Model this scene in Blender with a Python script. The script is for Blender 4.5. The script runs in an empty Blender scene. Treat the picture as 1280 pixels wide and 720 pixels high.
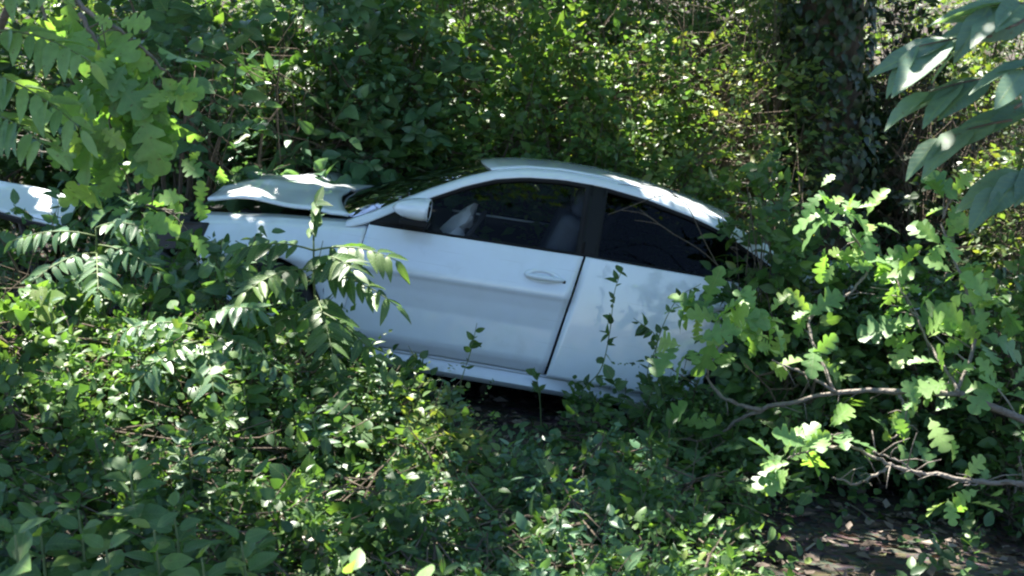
import bpy, math, random
import numpy as np
from mathutils import Vector, Matrix

R = math.radians
scene = bpy.context.scene
col = scene.collection

# ------------------------------------------------------------------ camera, sky, sun, exposure
CAM = np.array([0.0, 0.0, 1.76])
PITCH = R(8.0)
HFOV = R(45.0)
FPX = 640.0 / math.tan(HFOV / 2)
cam_d = bpy.data.cameras.new('camera')
cam_d.sensor_width = 36.0
cam_d.lens = 18.0 / math.tan(HFOV / 2)
cam_d.clip_start = 0.05
cam_d.clip_end = 2000.0
cam_d.dof.use_dof = True
cam_d.dof.focus_distance = 6.4
cam_d.dof.aperture_fstop = 5.6
cam = bpy.data.objects.new('camera', cam_d)
col.objects.link(cam)
cam.location = CAM
cam.rotation_euler = (R(90) - PITCH, 0, 0)
scene.camera = cam

SUN_DIR = np.array([-0.20, 0.31, 0.93])          # towards the sun: high, behind the car
SUN_DIR = SUN_DIR / np.linalg.norm(SUN_DIR)
world = bpy.data.worlds.new('World')
scene.world = world
world.use_nodes = True
wn = world.node_tree.nodes
sky = wn.new('ShaderNodeTexSky')
sky.sky_type = 'NISHITA'
sky.sun_disc = False
sky.sun_elevation = math.asin(SUN_DIR[2])
sky.sun_rotation = math.atan2(SUN_DIR[0], SUN_DIR[1])
sky.dust_density = 0.4
sky.ozone_density = 5.0
wn['Background'].inputs['Strength'].default_value = 0.062
world.node_tree.links.new(sky.outputs[0], wn['Background'].inputs['Color'])

sun_d = bpy.data.lights.new('sun', 'SUN')
sun_d.energy = 5.0
sun_d.angle = R(0.53)
sun_d.color = (1.0, 0.95, 0.86)
sun = bpy.data.objects.new('sun', sun_d)
col.objects.link(sun)
sun.location = (0, 0, 30)
sun.rotation_euler = Vector(SUN_DIR).to_track_quat('Z', 'Y').to_euler()

scene.render.engine = 'CYCLES'
scene.view_settings.view_transform = 'Standard'
scene.view_settings.look = 'None'
scene.view_settings.gamma = 1.0
scene.view_settings.use_curve_mapping = False
scene.view_settings.exposure = 2.38
scene.cycles.max_bounces = 8
scene.cycles.diffuse_bounces = 3
scene.cycles.glossy_bounces = 3
scene.cycles.transmission_bounces = 5
scene.cycles.transparent_max_bounces = 8
scene.cycles.filter_width = 2.2

_f = np.array([0, math.cos(PITCH), -math.sin(PITCH)])
_u = np.array([0, math.sin(PITCH), math.cos(PITCH)])


def at(px, py, Y):
    """point at distance Y in front of the standpoint, seen in the photograph at (px, py)"""
    d = _f + np.array([1.0, 0, 0]) * ((px - 640) / FPX) + _u * ((360 - py) / FPX)
    return CAM + d * (Y / d[1])


# ------------------------------------------------------------------ helpers
def nrm(v):
    v = np.asarray(v, float)
    return v / np.maximum(np.linalg.norm(v, axis=-1, keepdims=True), 1e-9)


def raw_mesh(name, verts, loops, sizes):
    me = bpy.data.meshes.new(name)
    verts = np.asarray(verts, np.float32)
    loops = np.asarray(loops, np.int32)
    sizes = np.asarray(sizes, np.int32)
    me.vertices.add(len(verts))
    me.vertices.foreach_set('co', verts.ravel())
    me.loops.add(len(loops))
    me.loops.foreach_set('vertex_index', loops)
    me.polygons.add(len(sizes))
    starts = np.concatenate([[0], np.cumsum(sizes)[:-1]]).astype(np.int32)
    me.polygons.foreach_set('loop_start', starts)
    me.polygons.foreach_set('loop_total', sizes)
    me.update(calc_edges=True)
    return me


def mesh_from(name, verts, faces):
    loops = [i for f in faces for i in f]
    return raw_mesh(name, verts, loops, [len(f) for f in faces])


def link(name, data, parent=None, mat=None):
    o = bpy.data.objects.new(name, data)
    col.objects.link(o)
    if parent is not None:
        o.parent = parent
    if mat is not None and data is not None and not data.materials:
        data.materials.append(mat)
    return o


def smooth(me, ang=40):
    me.polygons.foreach_set('use_smooth', [True] * len(me.polygons))
    me.set_sharp_from_angle(angle=R(ang))


def tag(o, label, cat, group=None):
    o['label'] = label
    o['category'] = cat
    if group:
        o['group'] = group
    return o


def thing(name, loc, label, cat, group=None):
    o = link(name, None)
    o.empty_display_size = 0.1
    o.location = loc
    return tag(o, label, cat, group)


class MB:
    """collects simple solids into one mesh"""
    def __init__(self):
        self.v = []
        self.f = []

    def add(self, verts, faces):
        n = len(self.v)
        self.v += [tuple(p) for p in verts]
        self.f += [tuple(i + n for i in q) for q in faces]
        return self

    def box(self, c, s, rot=None):
        c = np.array(c, float)
        h = np.array(s, float) / 2
        P = np.array([[x, y, z] for x in (-1, 1) for y in (-1, 1) for z in (-1, 1)]) * h
        if rot is not None:
            P = P @ np.array(Matrix(rot).to_3x3()).T
        return self.add(P + c, [(0, 1, 3, 2), (4, 6, 7, 5), (0, 4, 5, 1), (2, 3, 7, 6), (0, 2, 6, 4), (1, 5, 7, 3)])

    def tube(self, pts, rad, n=6, cap=True):
        pts = np.asarray(pts, float)
        rad = np.broadcast_to(np.asarray(rad, float), (len(pts),))
        T = nrm(np.gradient(pts, axis=0))
        ref = np.array([0, 0, 1.0]) if abs(T[0][2]) < 0.8 else np.array([1.0, 0, 0])
        base = len(self.v)
        for i in range(len(pts)):
            a = nrm(np.cross(T[i], ref))
            b = np.cross(T[i], a)
            for k in range(n):
                th = 2 * math.pi * k / n
                self.v.append(tuple(pts[i] + rad[i] * (math.cos(th) * a + math.sin(th) * b)))
        for i in range(len(pts) - 1):
            for k in range(n):
                k2 = (k + 1) % n
                self.f.append((base + i * n + k, base + i * n + k2, base + (i + 1) * n + k2, base + (i + 1) * n + k))
        if cap:
            self.f.append(tuple(base + k for k in range(n))[::-1])
            self.f.append(tuple(base + (len(pts) - 1) * n + k for k in range(n)))
        return self

    def grid(self, G, flip=False, closed=False):
        G = np.asarray(G, float)
        nr, nc = G.shape[:2]
        fs = []
        for i in range(nr - 1):
            for j in range(nc if closed else nc - 1):
                j2 = (j + 1) % nc
                q = (i * nc + j, i * nc + j2, (i + 1) * nc + j2, (i + 1) * nc + j)
                fs.append(q[::-1] if flip else q)
        return self.add(G.reshape(-1, 3), fs)

    def build(self, name, mat, parent=None, ang=40, bevel=0.0, solid=0.0, sub=0):
        me = mesh_from(name, self.v, self.f)
        smooth(me, ang)
        o = link(name, me, parent, mat)
        if solid:
            m = o.modifiers.new('thickness', 'SOLIDIFY')
            m.thickness = solid
            m.offset = -1
        if bevel:
            m = o.modifiers.new('bevel', 'BEVEL')
            m.width = bevel
            m.segments = 2
            m.limit_method = 'ANGLE'
        if sub:
            m = o.modifiers.new('sub', 'SUBSURF')
            m.levels = sub
            m.render_levels = sub
        return o


def spline(pts, n):
    """Catmull-Rom through pts"""
    P = np.asarray(pts, float)
    P = np.vstack([2 * P[0] - P[1], P, 2 * P[-1] - P[-2]])
    out = []
    m = len(P) - 3
    for k in range(n):
        s = k / (n - 1) * m
        i = min(int(s), m - 1)
        t = s - i
        a, b, c, d = P[i:i + 4]
        out.append(0.5 * (2 * b + (c - a) * t + (2 * a - 5 * b + 4 * c - d) * t * t + (3 * b - a - 3 * c + d) * t ** 3))
    return np.array(out)


# ------------------------------------------------------------------ materials
def nodes_of(name):
    m = bpy.data.materials.new(name)
    m.use_nodes = True
    nt = m.node_tree
    return m, nt, nt.nodes['Principled BSDF'], nt.nodes['Material Output']


def simple(name, rgb, rough=0.5, metal=0.0, noise=0.0, scale=20.0, bump=0.0, coat=0.0, spec=0.5):
    m, nt, b, out = nodes_of(name)
    b.inputs['Roughness'].default_value = rough
    b.inputs['Metallic'].default_value = metal
    b.inputs['Coat Weight'].default_value = coat
    b.inputs['Specular IOR Level'].default_value = spec
    tc = nt.nodes.new('ShaderNodeTexCoord')
    nz = nt.nodes.new('ShaderNodeTexNoise')
    nz.inputs['Scale'].default_value = scale
    nz.inputs['Detail'].default_value = 6
    nt.links.new(tc.outputs['Object'], nz.inputs['Vector'])
    mx = nt.nodes.new('ShaderNodeMix')
    mx.data_type = 'RGBA'
    mx.inputs['A'].default_value = (*[c * (1 - noise) for c in rgb], 1)
    mx.inputs['B'].default_value = (*[min(1, c * (1 + noise)) for c in rgb], 1)
    nt.links.new(nz.outputs['Fac'], mx.inputs['Factor'])
    nt.links.new(mx.outputs['Result'], b.inputs['Base Color'])
    if bump:
        bp = nt.nodes.new('ShaderNodeBump')
        bp.inputs['Strength'].default_value = bump
        bp.inputs['Distance'].default_value = 0.02
        nt.links.new(nz.outputs['Fac'], bp.inputs['Height'])
        nt.links.new(bp.outputs['Normal'], b.inputs['Normal'])
    return m


def leaf_mat(name, stops, rough=0.42, transl=0.38, tcol=(1.6, 1.7, 0.6), spec=0.5, gain=1.22, veins=False):
    stops = [(p, (c[0] * gain * 1.06, c[1] * gain, c[2] * gain * 1.0)) for p, c in stops]
    m, nt, b, out = nodes_of(name)
    at_ = nt.nodes.new('ShaderNodeAttribute')
    at_.attribute_name = 'var'
    oi = nt.nodes.new('ShaderNodeObjectInfo')
    ad = nt.nodes.new('ShaderNodeMath')
    ad.operation = 'ADD'
    fr = nt.nodes.new('ShaderNodeMath')
    fr.operation = 'FRACT'
    nt.links.new(at_.outputs['Fac'], ad.inputs[0])
    nt.links.new(oi.outputs['Random'], ad.inputs[1])
    nt.links.new(ad.outputs[0], fr.inputs[0])
    rp = nt.nodes.new('ShaderNodeValToRGB')
    el = rp.color_ramp.elements
    el[0].position, el[0].color = stops[0][0], (*stops[0][1], 1)
    el[1].position, el[1].color = stops[-1][0], (*stops[-1][1], 1)
    for p, c in stops[1:-1]:
        e = el.new(p)
        e.color = (*c, 1)
    nt.links.new(fr.outputs[0], rp.inputs['Fac'])
    # blotches on the blade
    tc = nt.nodes.new('ShaderNodeNewGeometry')
    nz = nt.nodes.new('ShaderNodeTexNoise')
    nz.inputs['Scale'].default_value = 38
    nz.inputs['Detail'].default_value = 3
    nt.links.new(tc.outputs['Position'], nz.inputs['Vector'])
    hs = nt.nodes.new('ShaderNodeHueSaturation')
    mr = nt.nodes.new('ShaderNodeMapRange')
    mr.inputs['To Min'].default_value = 0.72
    mr.inputs['To Max'].default_value = 1.28
    nt.links.new(nz.outputs['Fac'], mr.inputs['Value'])
    nt.links.new(mr.outputs['Result'], hs.inputs['Value'])
    nt.links.new(rp.outputs['Color'], hs.inputs['Color'])
    leafcol = hs.outputs['Color']
    if veins:
        oc = nt.nodes.new('ShaderNodeTexCoord')
        sp = nt.nodes.new('ShaderNodeSeparateXYZ')
        nt.links.new(oc.outputs['Object'], sp.inputs[0])

        def mth(op, a, b_=None, c_=None):
            n = nt.nodes.new('ShaderNodeMath')
            n.operation = op
            for i, q in enumerate((a, b_, c_)):
                if q is None:
                    continue
                if isinstance(q, (int, float)):
                    n.inputs[i].default_value = q
                else:
                    nt.links.new(q, n.inputs[i])
            return n.outputs[0]
        ay = mth('ABSOLUTE', sp.outputs['Y'])
        ph = mth('SINE', mth('MULTIPLY', mth('SUBTRACT', sp.outputs['X'], mth('MULTIPLY', ay, 0.8)), 56.0))
        side = mth('MULTIPLY', mth('GREATER_THAN', ph, 0.86), 0.6)
        mid = mth('LESS_THAN', ay, 0.014)
        v_ = mth('MAXIMUM', side, mid)
        vm = nt.nodes.new('ShaderNodeMix')
        vm.data_type = 'RGBA'
        vm.blend_type = 'MIX'
        nt.links.new(mth('MULTIPLY', v_, 0.40), vm.inputs['Factor'])
        nt.links.new(leafcol, vm.inputs['A'])
        vm.inputs['B'].default_value = (0.22, 0.30, 0.12, 1)
        leafcol = vm.outputs['Result']
        # brown specks and bitten spots on some blades
        n3 = nt.nodes.new('ShaderNodeTexNoise')
        n3.inputs['Scale'].default_value = 70
        n3.inputs['Detail'].default_value = 2
        nt.links.new(tc.outputs['Position'], n3.inputs['Vector'])
        sm = nt.nodes.new('ShaderNodeMix')
        sm.data_type = 'RGBA'
        nt.links.new(mth('MULTIPLY', mth('GREATER_THAN', n3.outputs['Fac'], 0.69), 0.7), sm.inputs['Factor'])
        nt.links.new(leafcol, sm.inputs['A'])
        sm.inputs['B'].default_value = (0.13, 0.10, 0.04, 1)
        leafcol = sm.outputs['Result']
        bp = nt.nodes.new('ShaderNodeBump')
        bp.inputs['Strength'].default_value = 0.35
        bp.inputs['Distance'].default_value = 0.004
        nt.links.new(v_, bp.inputs['Height'])
        nt.links.new(bp.outputs['Normal'], b.inputs['Normal'])
    nt.links.new(leafcol, b.inputs['Base Color'])
    b.inputs['Roughness'].default_value = rough
    b.inputs['Specular IOR Level'].default_value = spec
    tr = nt.nodes.new('ShaderNodeBsdfTranslucent')
    mu = nt.nodes.new('ShaderNodeMix')
    mu.data_type = 'RGBA'
    mu.blend_type = 'MULTIPLY'
    mu.inputs['Factor'].default_value = 1.0
    nt.links.new(leafcol, mu.inputs['A'])
    mu.inputs['B'].default_value = (*tcol, 1)
    nt.links.new(mu.outputs['Result'], tr.inputs['Color'])
    ms = nt.nodes.new('ShaderNodeMixShader')
    ms.inputs[0].default_value = transl
    nt.links.new(b.outputs[0], ms.inputs[1])
    nt.links.new(tr.outputs[0], ms.inputs[2])
    nt.links.new(ms.outputs[0], out.inputs['Surface'])
    return m


M = {}
M['leaf_dark'] = leaf_mat('dark_green_leaf', [(0, (0.030, 0.070, 0.026)), (0.45, (0.046, 0.105, 0.034)), (0.8, (0.062, 0.125, 0.036)), (1, (0.085, 0.15, 0.040))])
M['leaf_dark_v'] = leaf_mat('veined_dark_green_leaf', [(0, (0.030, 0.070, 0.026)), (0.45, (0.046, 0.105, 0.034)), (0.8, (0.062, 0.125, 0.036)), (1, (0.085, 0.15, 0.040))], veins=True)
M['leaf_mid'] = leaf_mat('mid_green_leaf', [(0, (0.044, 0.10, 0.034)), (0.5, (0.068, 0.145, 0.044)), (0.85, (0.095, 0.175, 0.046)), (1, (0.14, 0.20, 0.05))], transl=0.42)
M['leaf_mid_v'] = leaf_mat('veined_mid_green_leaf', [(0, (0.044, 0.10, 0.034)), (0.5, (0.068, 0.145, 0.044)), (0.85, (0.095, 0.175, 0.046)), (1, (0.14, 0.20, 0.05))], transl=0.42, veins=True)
M['leaf_olive'] = leaf_mat('olive_leaf', [(0, (0.042, 0.088, 0.032)), (0.4, (0.070, 0.125, 0.040)), (0.75, (0.105, 0.16, 0.048)), (1, (0.17, 0.185, 0.05))], transl=0.42)
M['leaf_olive_v'] = leaf_mat('veined_olive_leaf', [(0, (0.042, 0.088, 0.032)), (0.4, (0.070, 0.125, 0.040)), (0.75, (0.105, 0.16, 0.048)), (1, (0.17, 0.185, 0.05))], transl=0.42, veins=True)
M['leaf_oak'] = leaf_mat('oak_leaf', [(0, (0.065, 0.140, 0.052)), (0.5, (0.100, 0.195, 0.066)), (0.85, (0.14, 0.24, 0.07)), (1, (0.20, 0.28, 0.08))], rough=0.42, transl=0.42, gain=1.55)
M['leaf_oak_v'] = leaf_mat('veined_oak_leaf', [(0, (0.065, 0.140, 0.052)), (0.5, (0.100, 0.195, 0.066)), (0.85, (0.14, 0.24, 0.07)), (1, (0.20, 0.28, 0.08))], rough=0.42, transl=0.42, gain=1.55, veins=True)
M['leaf_blue'] = leaf_mat('bluish_leaf', [(0, (0.042, 0.100, 0.055)), (0.6, (0.062, 0.135, 0.070)), (1, (0.085, 0.165, 0.075))], rough=0.36, transl=0.32)
M['leaf_blue_v'] = leaf_mat('veined_bluish_leaf', [(0, (0.042, 0.100, 0.055)), (0.6, (0.062, 0.135, 0.070)), (1, (0.085, 0.165, 0.075))], rough=0.36, transl=0.32, veins=True)
M['leaf_haze'] = leaf_mat('grey_green_leaf', [(0, (0.075, 0.145, 0.10)), (0.6, (0.105, 0.185, 0.125)), (1, (0.135, 0.22, 0.14))], rough=0.45, transl=0.3)  # hazy sheen is mixed into this leaf colour as pale grey-green
M['leaf_haze_v'] = leaf_mat('veined_grey_green_leaf', [(0, (0.075, 0.145, 0.10)), (0.6, (0.105, 0.185, 0.125)), (1, (0.135, 0.22, 0.14))], rough=0.45, transl=0.3, veins=True)
M['leaf_pale'] = leaf_mat('pale_leaf', [(0, (0.10, 0.19, 0.075)), (0.6, (0.145, 0.25, 0.095)), (1, (0.19, 0.30, 0.11))], rough=0.4, transl=0.4)
M['leaf_pale_v'] = leaf_mat('veined_pale_leaf', [(0, (0.10, 0.19, 0.075)), (0.6, (0.145, 0.25, 0.095)), (1, (0.19, 0.30, 0.11))], rough=0.4, transl=0.4, veins=True)
M['leaf_ivy_shade'] = leaf_mat('shade_dark_ivy_leaf', [(0, (0.018, 0.042, 0.018)), (0.6, (0.028, 0.062, 0.024)), (1, (0.045, 0.085, 0.03))], rough=0.4, transl=0.2, gain=0.75)  # colour darkened to carry the deep shade around the trunk
M['leaf_dead'] = leaf_mat('dead_leaf', [(0, (0.040, 0.031, 0.025)), (0.35, (0.082, 0.067, 0.054)), (0.75, (0.14, 0.12, 0.10)), (0.95, (0.21, 0.185, 0.155)), (1, (0.30, 0.27, 0.23))], rough=0.75, transl=0.12, tcol=(1.1, 0.9, 0.7), spec=0.2, gain=1.15)
M['bark'] = simple('bark', (0.085, 0.066, 0.048), 0.9, noise=0.55, scale=26, bump=0.9, spec=0.2)
M['twig'] = simple('twig', (0.115, 0.09, 0.066), 0.85, noise=0.45, scale=60, bump=0.4, spec=0.25)
M['limb_bark'] = simple('grey_limb_bark', (0.20, 0.175, 0.15), 0.9, noise=0.5, scale=55, bump=0.8, spec=0.2)
M['deadwood'] = simple('dead_wood', (0.30, 0.265, 0.22), 0.9, noise=0.4, scale=60, bump=0.4, spec=0.2)
M['stem'] = simple('green_stem', (0.10, 0.14, 0.05), 0.6, noise=0.35, scale=40, spec=0.4)
M['stone'] = simple('pale_stone', (0.42, 0.39, 0.36), 0.9, noise=0.35, scale=22, bump=0.6, spec=0.2)


def ground_mat():
    m, nt, b, out = nodes_of('forest_floor')
    tc = nt.nodes.new('ShaderNodeTexCoord')
    n1 = nt.nodes.new('ShaderNodeTexNoise')
    n1.inputs['Scale'].default_value = 1.3
    n1.inputs['Detail'].default_value = 8
    n2 = nt.nodes.new('ShaderNodeTexVoronoi')
    n2.inputs['Scale'].default_value = 26
    nt.links.new(tc.outputs['Object'], n1.inputs['Vector'])
    nt.links.new(tc.outputs['Object'], n2.inputs['Vector'])
    rp = nt.nodes.new('ShaderNodeValToRGB')
    e = rp.color_ramp.elements
    e[0].position, e[0].color = 0.3, (0.042, 0.036, 0.029, 1)
    e[1].position, e[1].color = 0.75, (0.135, 0.118, 0.096, 1)
    nt.links.new(n1.outputs['Fac'], rp.inputs['Fac'])
    mx = nt.nodes.new('ShaderNodeMix')
    mx.data_type = 'RGBA'
    mx.blend_type = 'MULTIPLY'
    mx.inputs['Factor'].default_value = 0.45
    nt.links.new(rp.outputs['Color'], mx.inputs['A'])
    nt.links.new(n2.outputs['Color'], mx.inputs['B'])
    nt.links.new(mx.outputs['Result'], b.inputs['Base Color'])
    b.inputs['Roughness'].default_value = 0.95
    b.inputs['Specular IOR Level'].default_value = 0.15
    bp = nt.nodes.new('ShaderNodeBump')
    bp.inputs['Strength'].default_value = 0.8
    bp.inputs['Distance'].default_value = 0.03
    nt.links.new(n2.outputs['Distance'], bp.inputs['Height'])
    nt.links.new(bp.outputs['Normal'], b.inputs['Normal'])
    return m


M['ground'] = ground_mat()


def paint_mat():
    m, nt, b, out = nodes_of('sky_tinted_white_paint')
    tc = nt.nodes.new('ShaderNodeTexCoord')
    n1 = nt.nodes.new('ShaderNodeTexNoise')
    n1.inputs['Scale'].default_value = 3.2
    n1.inputs['Detail'].default_value = 9
    n1.inputs['Roughness'].default_value = 0.65
    n2 = nt.nodes.new('ShaderNodeTexNoise')
    n2.inputs['Scale'].default_value = 9
    n2.inputs['Detail'].default_value = 4
    for n in (n1, n2):
        nt.links.new(tc.outputs['Object'], n.inputs['Vector'])
    mul = nt.nodes.new('ShaderNodeMath')
    mul.operation = 'MULTIPLY'
    nt.links.new(n1.outputs['Fac'], mul.inputs[0])
    nt.links.new(n2.outputs['Fac'], mul.inputs[1])
    rp = nt.nodes.new('ShaderNodeValToRGB')
    e = rp.color_ramp.elements
    e[0].position, e[0].color = 0.16, (0.76, 0.82, 0.885, 1)  # blue in the white carries the skylight on the shaded panels
    e[1].position, e[1].color = 0.52, (0.70, 0.75, 0.79, 1)
    nt.links.new(mul.outputs[0], rp.inputs['Fac'])
    n3 = nt.nodes.new('ShaderNodeTexNoise')
    n3.inputs['Scale'].default_value = 16
    n3.inputs['Detail'].default_value = 7
    n4 = nt.nodes.new('ShaderNodeTexNoise')
    n4.inputs['Scale'].default_value = 2.1
    mp = nt.nodes.new('ShaderNodeMapping')
    mp.inputs['Scale'].default_value = (1.5, 1.5, 130)
    mp.inputs['Rotation'].default_value = (0, 0.12, 0)
    n5 = nt.nodes.new('ShaderNodeTexNoise')
    n5.inputs['Scale'].default_value = 1.0
    n5.inputs['Detail'].default_value = 2
    nt.links.new(tc.outputs['Object'], mp.inputs['Vector'])
    nt.links.new(mp.outputs['Vector'], n5.inputs['Vector'])
    for n in (n3, n4):
        nt.links.new(tc.outputs['Object'], n.inputs['Vector'])
    m1 = nt.nodes.new('ShaderNodeMath'); m1.operation = 'MULTIPLY'
    nt.links.new(n3.outputs['Fac'], m1.inputs[0]); nt.links.new(n4.outputs['Fac'], m1.inputs[1])
    m2 = nt.nodes.new('ShaderNodeMapRange')
    m2.inputs['From Min'].default_value = 0.30
    m2.inputs['From Max'].default_value = 0.48
    m2.inputs['To Max'].default_value = 0.13
    nt.links.new(m1.outputs[0], m2.inputs['Value'])
    m3 = nt.nodes.new('ShaderNodeMapRange')
    m3.inputs['From Min'].default_value = 0.70
    m3.inputs['From Max'].default_value = 0.74
    m3.inputs['To Max'].default_value = 0.22
    nt.links.new(n5.outputs['Fac'], m3.inputs['Value'])
    mm = nt.nodes.new('ShaderNodeMath'); mm.operation = 'MAXIMUM'
    nt.links.new(m2.outputs['Result'], mm.inputs[0]); nt.links.new(m3.outputs['Result'], mm.inputs[1])
    dm = nt.nodes.new('ShaderNodeMix'); dm.data_type = 'RGBA'
    dm.inputs['B'].default_value = (0.22, 0.20, 0.17, 1)
    nt.links.new(mm.outputs[0], dm.inputs['Factor'])
    nt.links.new(rp.outputs['Color'], dm.inputs['A'])
    nt.links.new(dm.outputs['Result'], b.inputs['Base Color'])
    r2 = nt.nodes.new('ShaderNodeMapRange')
    r2.inputs['To Min'].default_value = 0.28
    r2.inputs['To Max'].default_value = 0.62
    nt.links.new(n1.outputs['Fac'], r2.inputs['Value'])
    nt.links.new(r2.outputs['Result'], b.inputs['Roughness'])
    b.inputs['Coat Weight'].default_value = 1.0
    b.inputs['Coat Roughness'].default_value = 0.05
    b.inputs['Coat IOR'].default_value = 1.6
    return m


M['paint'] = paint_mat()
M['black'] = simple('black_trim', (0.008, 0.008, 0.009), 0.6, noise=0.2, spec=0.25)
M['plastic'] = simple('dark_plastic', (0.022, 0.022, 0.024), 0.65, noise=0.25, scale=80, bump=0.1)
M['rubber'] = simple('tyre_rubber', (0.02, 0.02, 0.02), 0.85, noise=0.3, scale=50, bump=0.3)
M['alloy'] = simple('alloy', (0.50, 0.51, 0.53), 0.35, metal=0.9, noise=0.15)
M['metal'] = simple('dull_metal', (0.12, 0.12, 0.125), 0.55, metal=0.7, noise=0.4, scale=30)
M['seat'] = simple('seat_fabric', (0.060, 0.068, 0.085), 0.8, noise=0.2, scale=120, bump=0.2)
M['cloth'] = simple('airbag_cloth', (0.55, 0.57, 0.60), 0.9, noise=0.1, scale=40, bump=0.2)
M['belt'] = simple('belt_webbing', (0.06, 0.06, 0.066), 0.7, noise=0.2, scale=80)
M['red'] = simple('red_lens', (0.35, 0.012, 0.012), 0.15, noise=0.1, coat=1)


def glass_mat(name, tint, refl=1.0):
    m, nt, b, out = nodes_of(name)
    nt.nodes.remove(b)
    t = nt.nodes.new('ShaderNodeBsdfTransparent')
    t.inputs['Color'].default_value = (*tint, 1)
    g = nt.nodes.new('ShaderNodeBsdfGlossy')
    g.inputs['Roughness'].default_value = 0.02
    fr = nt.nodes.new('ShaderNodeFresnel')
    fr.inputs['IOR'].default_value = 1.35
    nz = nt.nodes.new('ShaderNodeTexNoise')
    nz.inputs['Scale'].default_value = 4
    ml = nt.nodes.new('ShaderNodeMath')
    ml.operation = 'MULTIPLY'
    ml.inputs[1].default_value = refl
    nt.links.new(fr.outputs[0], ml.inputs[0])
    ms = nt.nodes.new('ShaderNodeMixShader')
    nt.links.new(ml.outputs[0], ms.inputs[0])
    nt.links.new(t.outputs[0], ms.inputs[1])
    nt.links.new(g.outputs[0], ms.inputs[2])
    nt.links.new(ms.outputs[0], out.inputs['Surface'])
    return m


M['glass'] = glass_mat('window_glass', (0.84, 0.87, 0.86), 0.5)
M['privacy'] = glass_mat('tinted_glass', (0.22, 0.23, 0.23), 0.6)
M['lens'] = glass_mat('lamp_lens', (0.8, 0.82, 0.84))
M['mirror'] = simple('mirror_glass', (0.8, 0.8, 0.8), 0.03, metal=1.0)

# ------------------------------------------------------------------ where the car stands
CAR_PITCH, CAR_YAW, CAR_ROLL = R(9.3), R(-2.0), R(0.0)
_rot = Matrix.Rotation(CAR_YAW, 3, 'Z') @ Matrix.Rotation(CAR_PITCH, 3, 'Y') @ Matrix.Rotation(CAR_ROLL, 3, 'X')
CR = np.array(_rot)
CAR_O = at(729, 321, 6.65) - CR @ np.array([2.60, -0.83, 0.955])


def carw(p):
    return CAR_O + CR @ np.array(p, float)


_n = CR @ np.array([0, 0, 1.0])


def gz(x, y):
    x = np.asarray(x, float)
    y = np.asarray(y, float)
    xc = np.clip(x, -3.6, 3.2)
    plane = CAR_O[2] - (_n[0] * (xc - CAR_O[0]) + _n[1] * (np.clip(y, 5.0, 9.2) - CAR_O[1])) / _n[2]
    base = 0.05 - 0.05 * xc
    w = np.clip((y - 4.0) / 1.8, 0, 1) * np.clip((11.0 - y) / 2.0, 0, 1)
    w = w * w * (3 - 2 * w)
    z = base * (1 - w) + plane * w
    t = np.clip(y - 10.0, 0, 40)
    z = z + 0.20 * t * np.clip(t / 5, 0, 1)
    z = z + 0.25 * np.clip((2.6 - y) / 2.0, 0, 1)
    rough = np.sin(x * 2.1 + 0.7 * y) * np.sin(y * 1.7 - 0.5 * x) * 0.05 + np.sin(x * 5.3 + 1) * np.sin(y * 4.7) * 0.02
    return z + rough * (1 - 0.75 * w)


def on_ground(x, y):
    return np.array([x, y, float(gz(x, y))])


# ground sheet, fine near the place and coarse towards the horizon
def axis_steps(c0, c1, step, far):
    a = np.arange(c0, c1 + 1e-6, step)
    g = []
    d = step
    p = c1
    while p < far:
        d *= 1.35
        p += d
        g.append(p)
    lo = [c0 + c1 - q for q in g][::-1]
    return np.concatenate([lo, a, g])


gx = axis_steps(-9, 9, 0.15, 700)
gy = axis_steps(-3, 27, 0.15, 700)
XX, YY = np.meshgrid(gx, gy)
GG = np.stack([XX, YY, gz(XX, YY)], -1)
g_o = MB().grid(GG).build('ground', M['ground'], ang=180)
g_o['kind'] = 'structure'

# ------------------------------------------------------------------ leaf machinery
rng = np.random.default_rng(11)


def strip_leaf(ts, ws, fold=0.25, droop=0.25, xs=None, twist=0.0):
    """leaf blade as two strips each side of a midrib; unit length along +X"""
    v, f = [], []
    n = len(ts)
    for i, t in enumerate(ts):
        z = -droop * t * t
        w = ws[i]
        tx = t if xs is None else t + xs[i]
        tw = twist * t
        v += [(t, 0, z), (tx, w, z + fold * w + tw * w), (tx, -w, z + fold * w - tw * w)]
    for i in range(n - 1):
        a, b = 3 * i, 3 * i + 3
        f += [(a, b, b + 1, a + 1), (a, a + 2, b + 2, b)]
    return np.array(v, float), f


def T_kite():
    return np.array([(0, 0, 0), (0.42, 0.29, 0.05), (1, 0, -0.12), (0.42, -0.29, 0.05)], float), [(0, 2, 1), (0, 3, 2)]


def T_ovate(w=0.3, fold=0.3, droop=0.25, twist=0.0):
    return strip_leaf([0, 0.14, 0.36, 0.66, 0.88, 1.0], [0.012, 0.66 * w, w, 0.80 * w, 0.34 * w, 0.008], fold, droop, twist=twist)


def T_lance(w=0.17, fold=0.35, droop=0.35, twist=0.0):
    return strip_leaf([0, 0.12, 0.35, 0.65, 0.88, 1.0], [0.01, 0.7 * w, w, 0.82 * w, 0.36 * w, 0.006], fold, droop, twist=twist)


def T_oak(s=1.0, fold=0.2, droop=0.28, twist=0.0):
    ts = [0.0, 0.10, 0.20, 0.27, 0.33, 0.43, 0.50, 0.56, 0.66, 0.73, 0.79, 0.88, 0.95, 1.0]
    ws = [0.01, 0.02, 0.14, 0.15, 0.06, 0.25, 0.26, 0.09, 0.31, 0.29, 0.12, 0.19, 0.13, 0.05]
    xs = [0, 0, 0.02, 0.05, 0.0, 0.05, 0.07, 0.0, 0.05, 0.07, 0.0, 0.03, 0.03, 0]
    return strip_leaf(ts, [w * s for w in ws], fold, droop, xs, twist)


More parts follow.
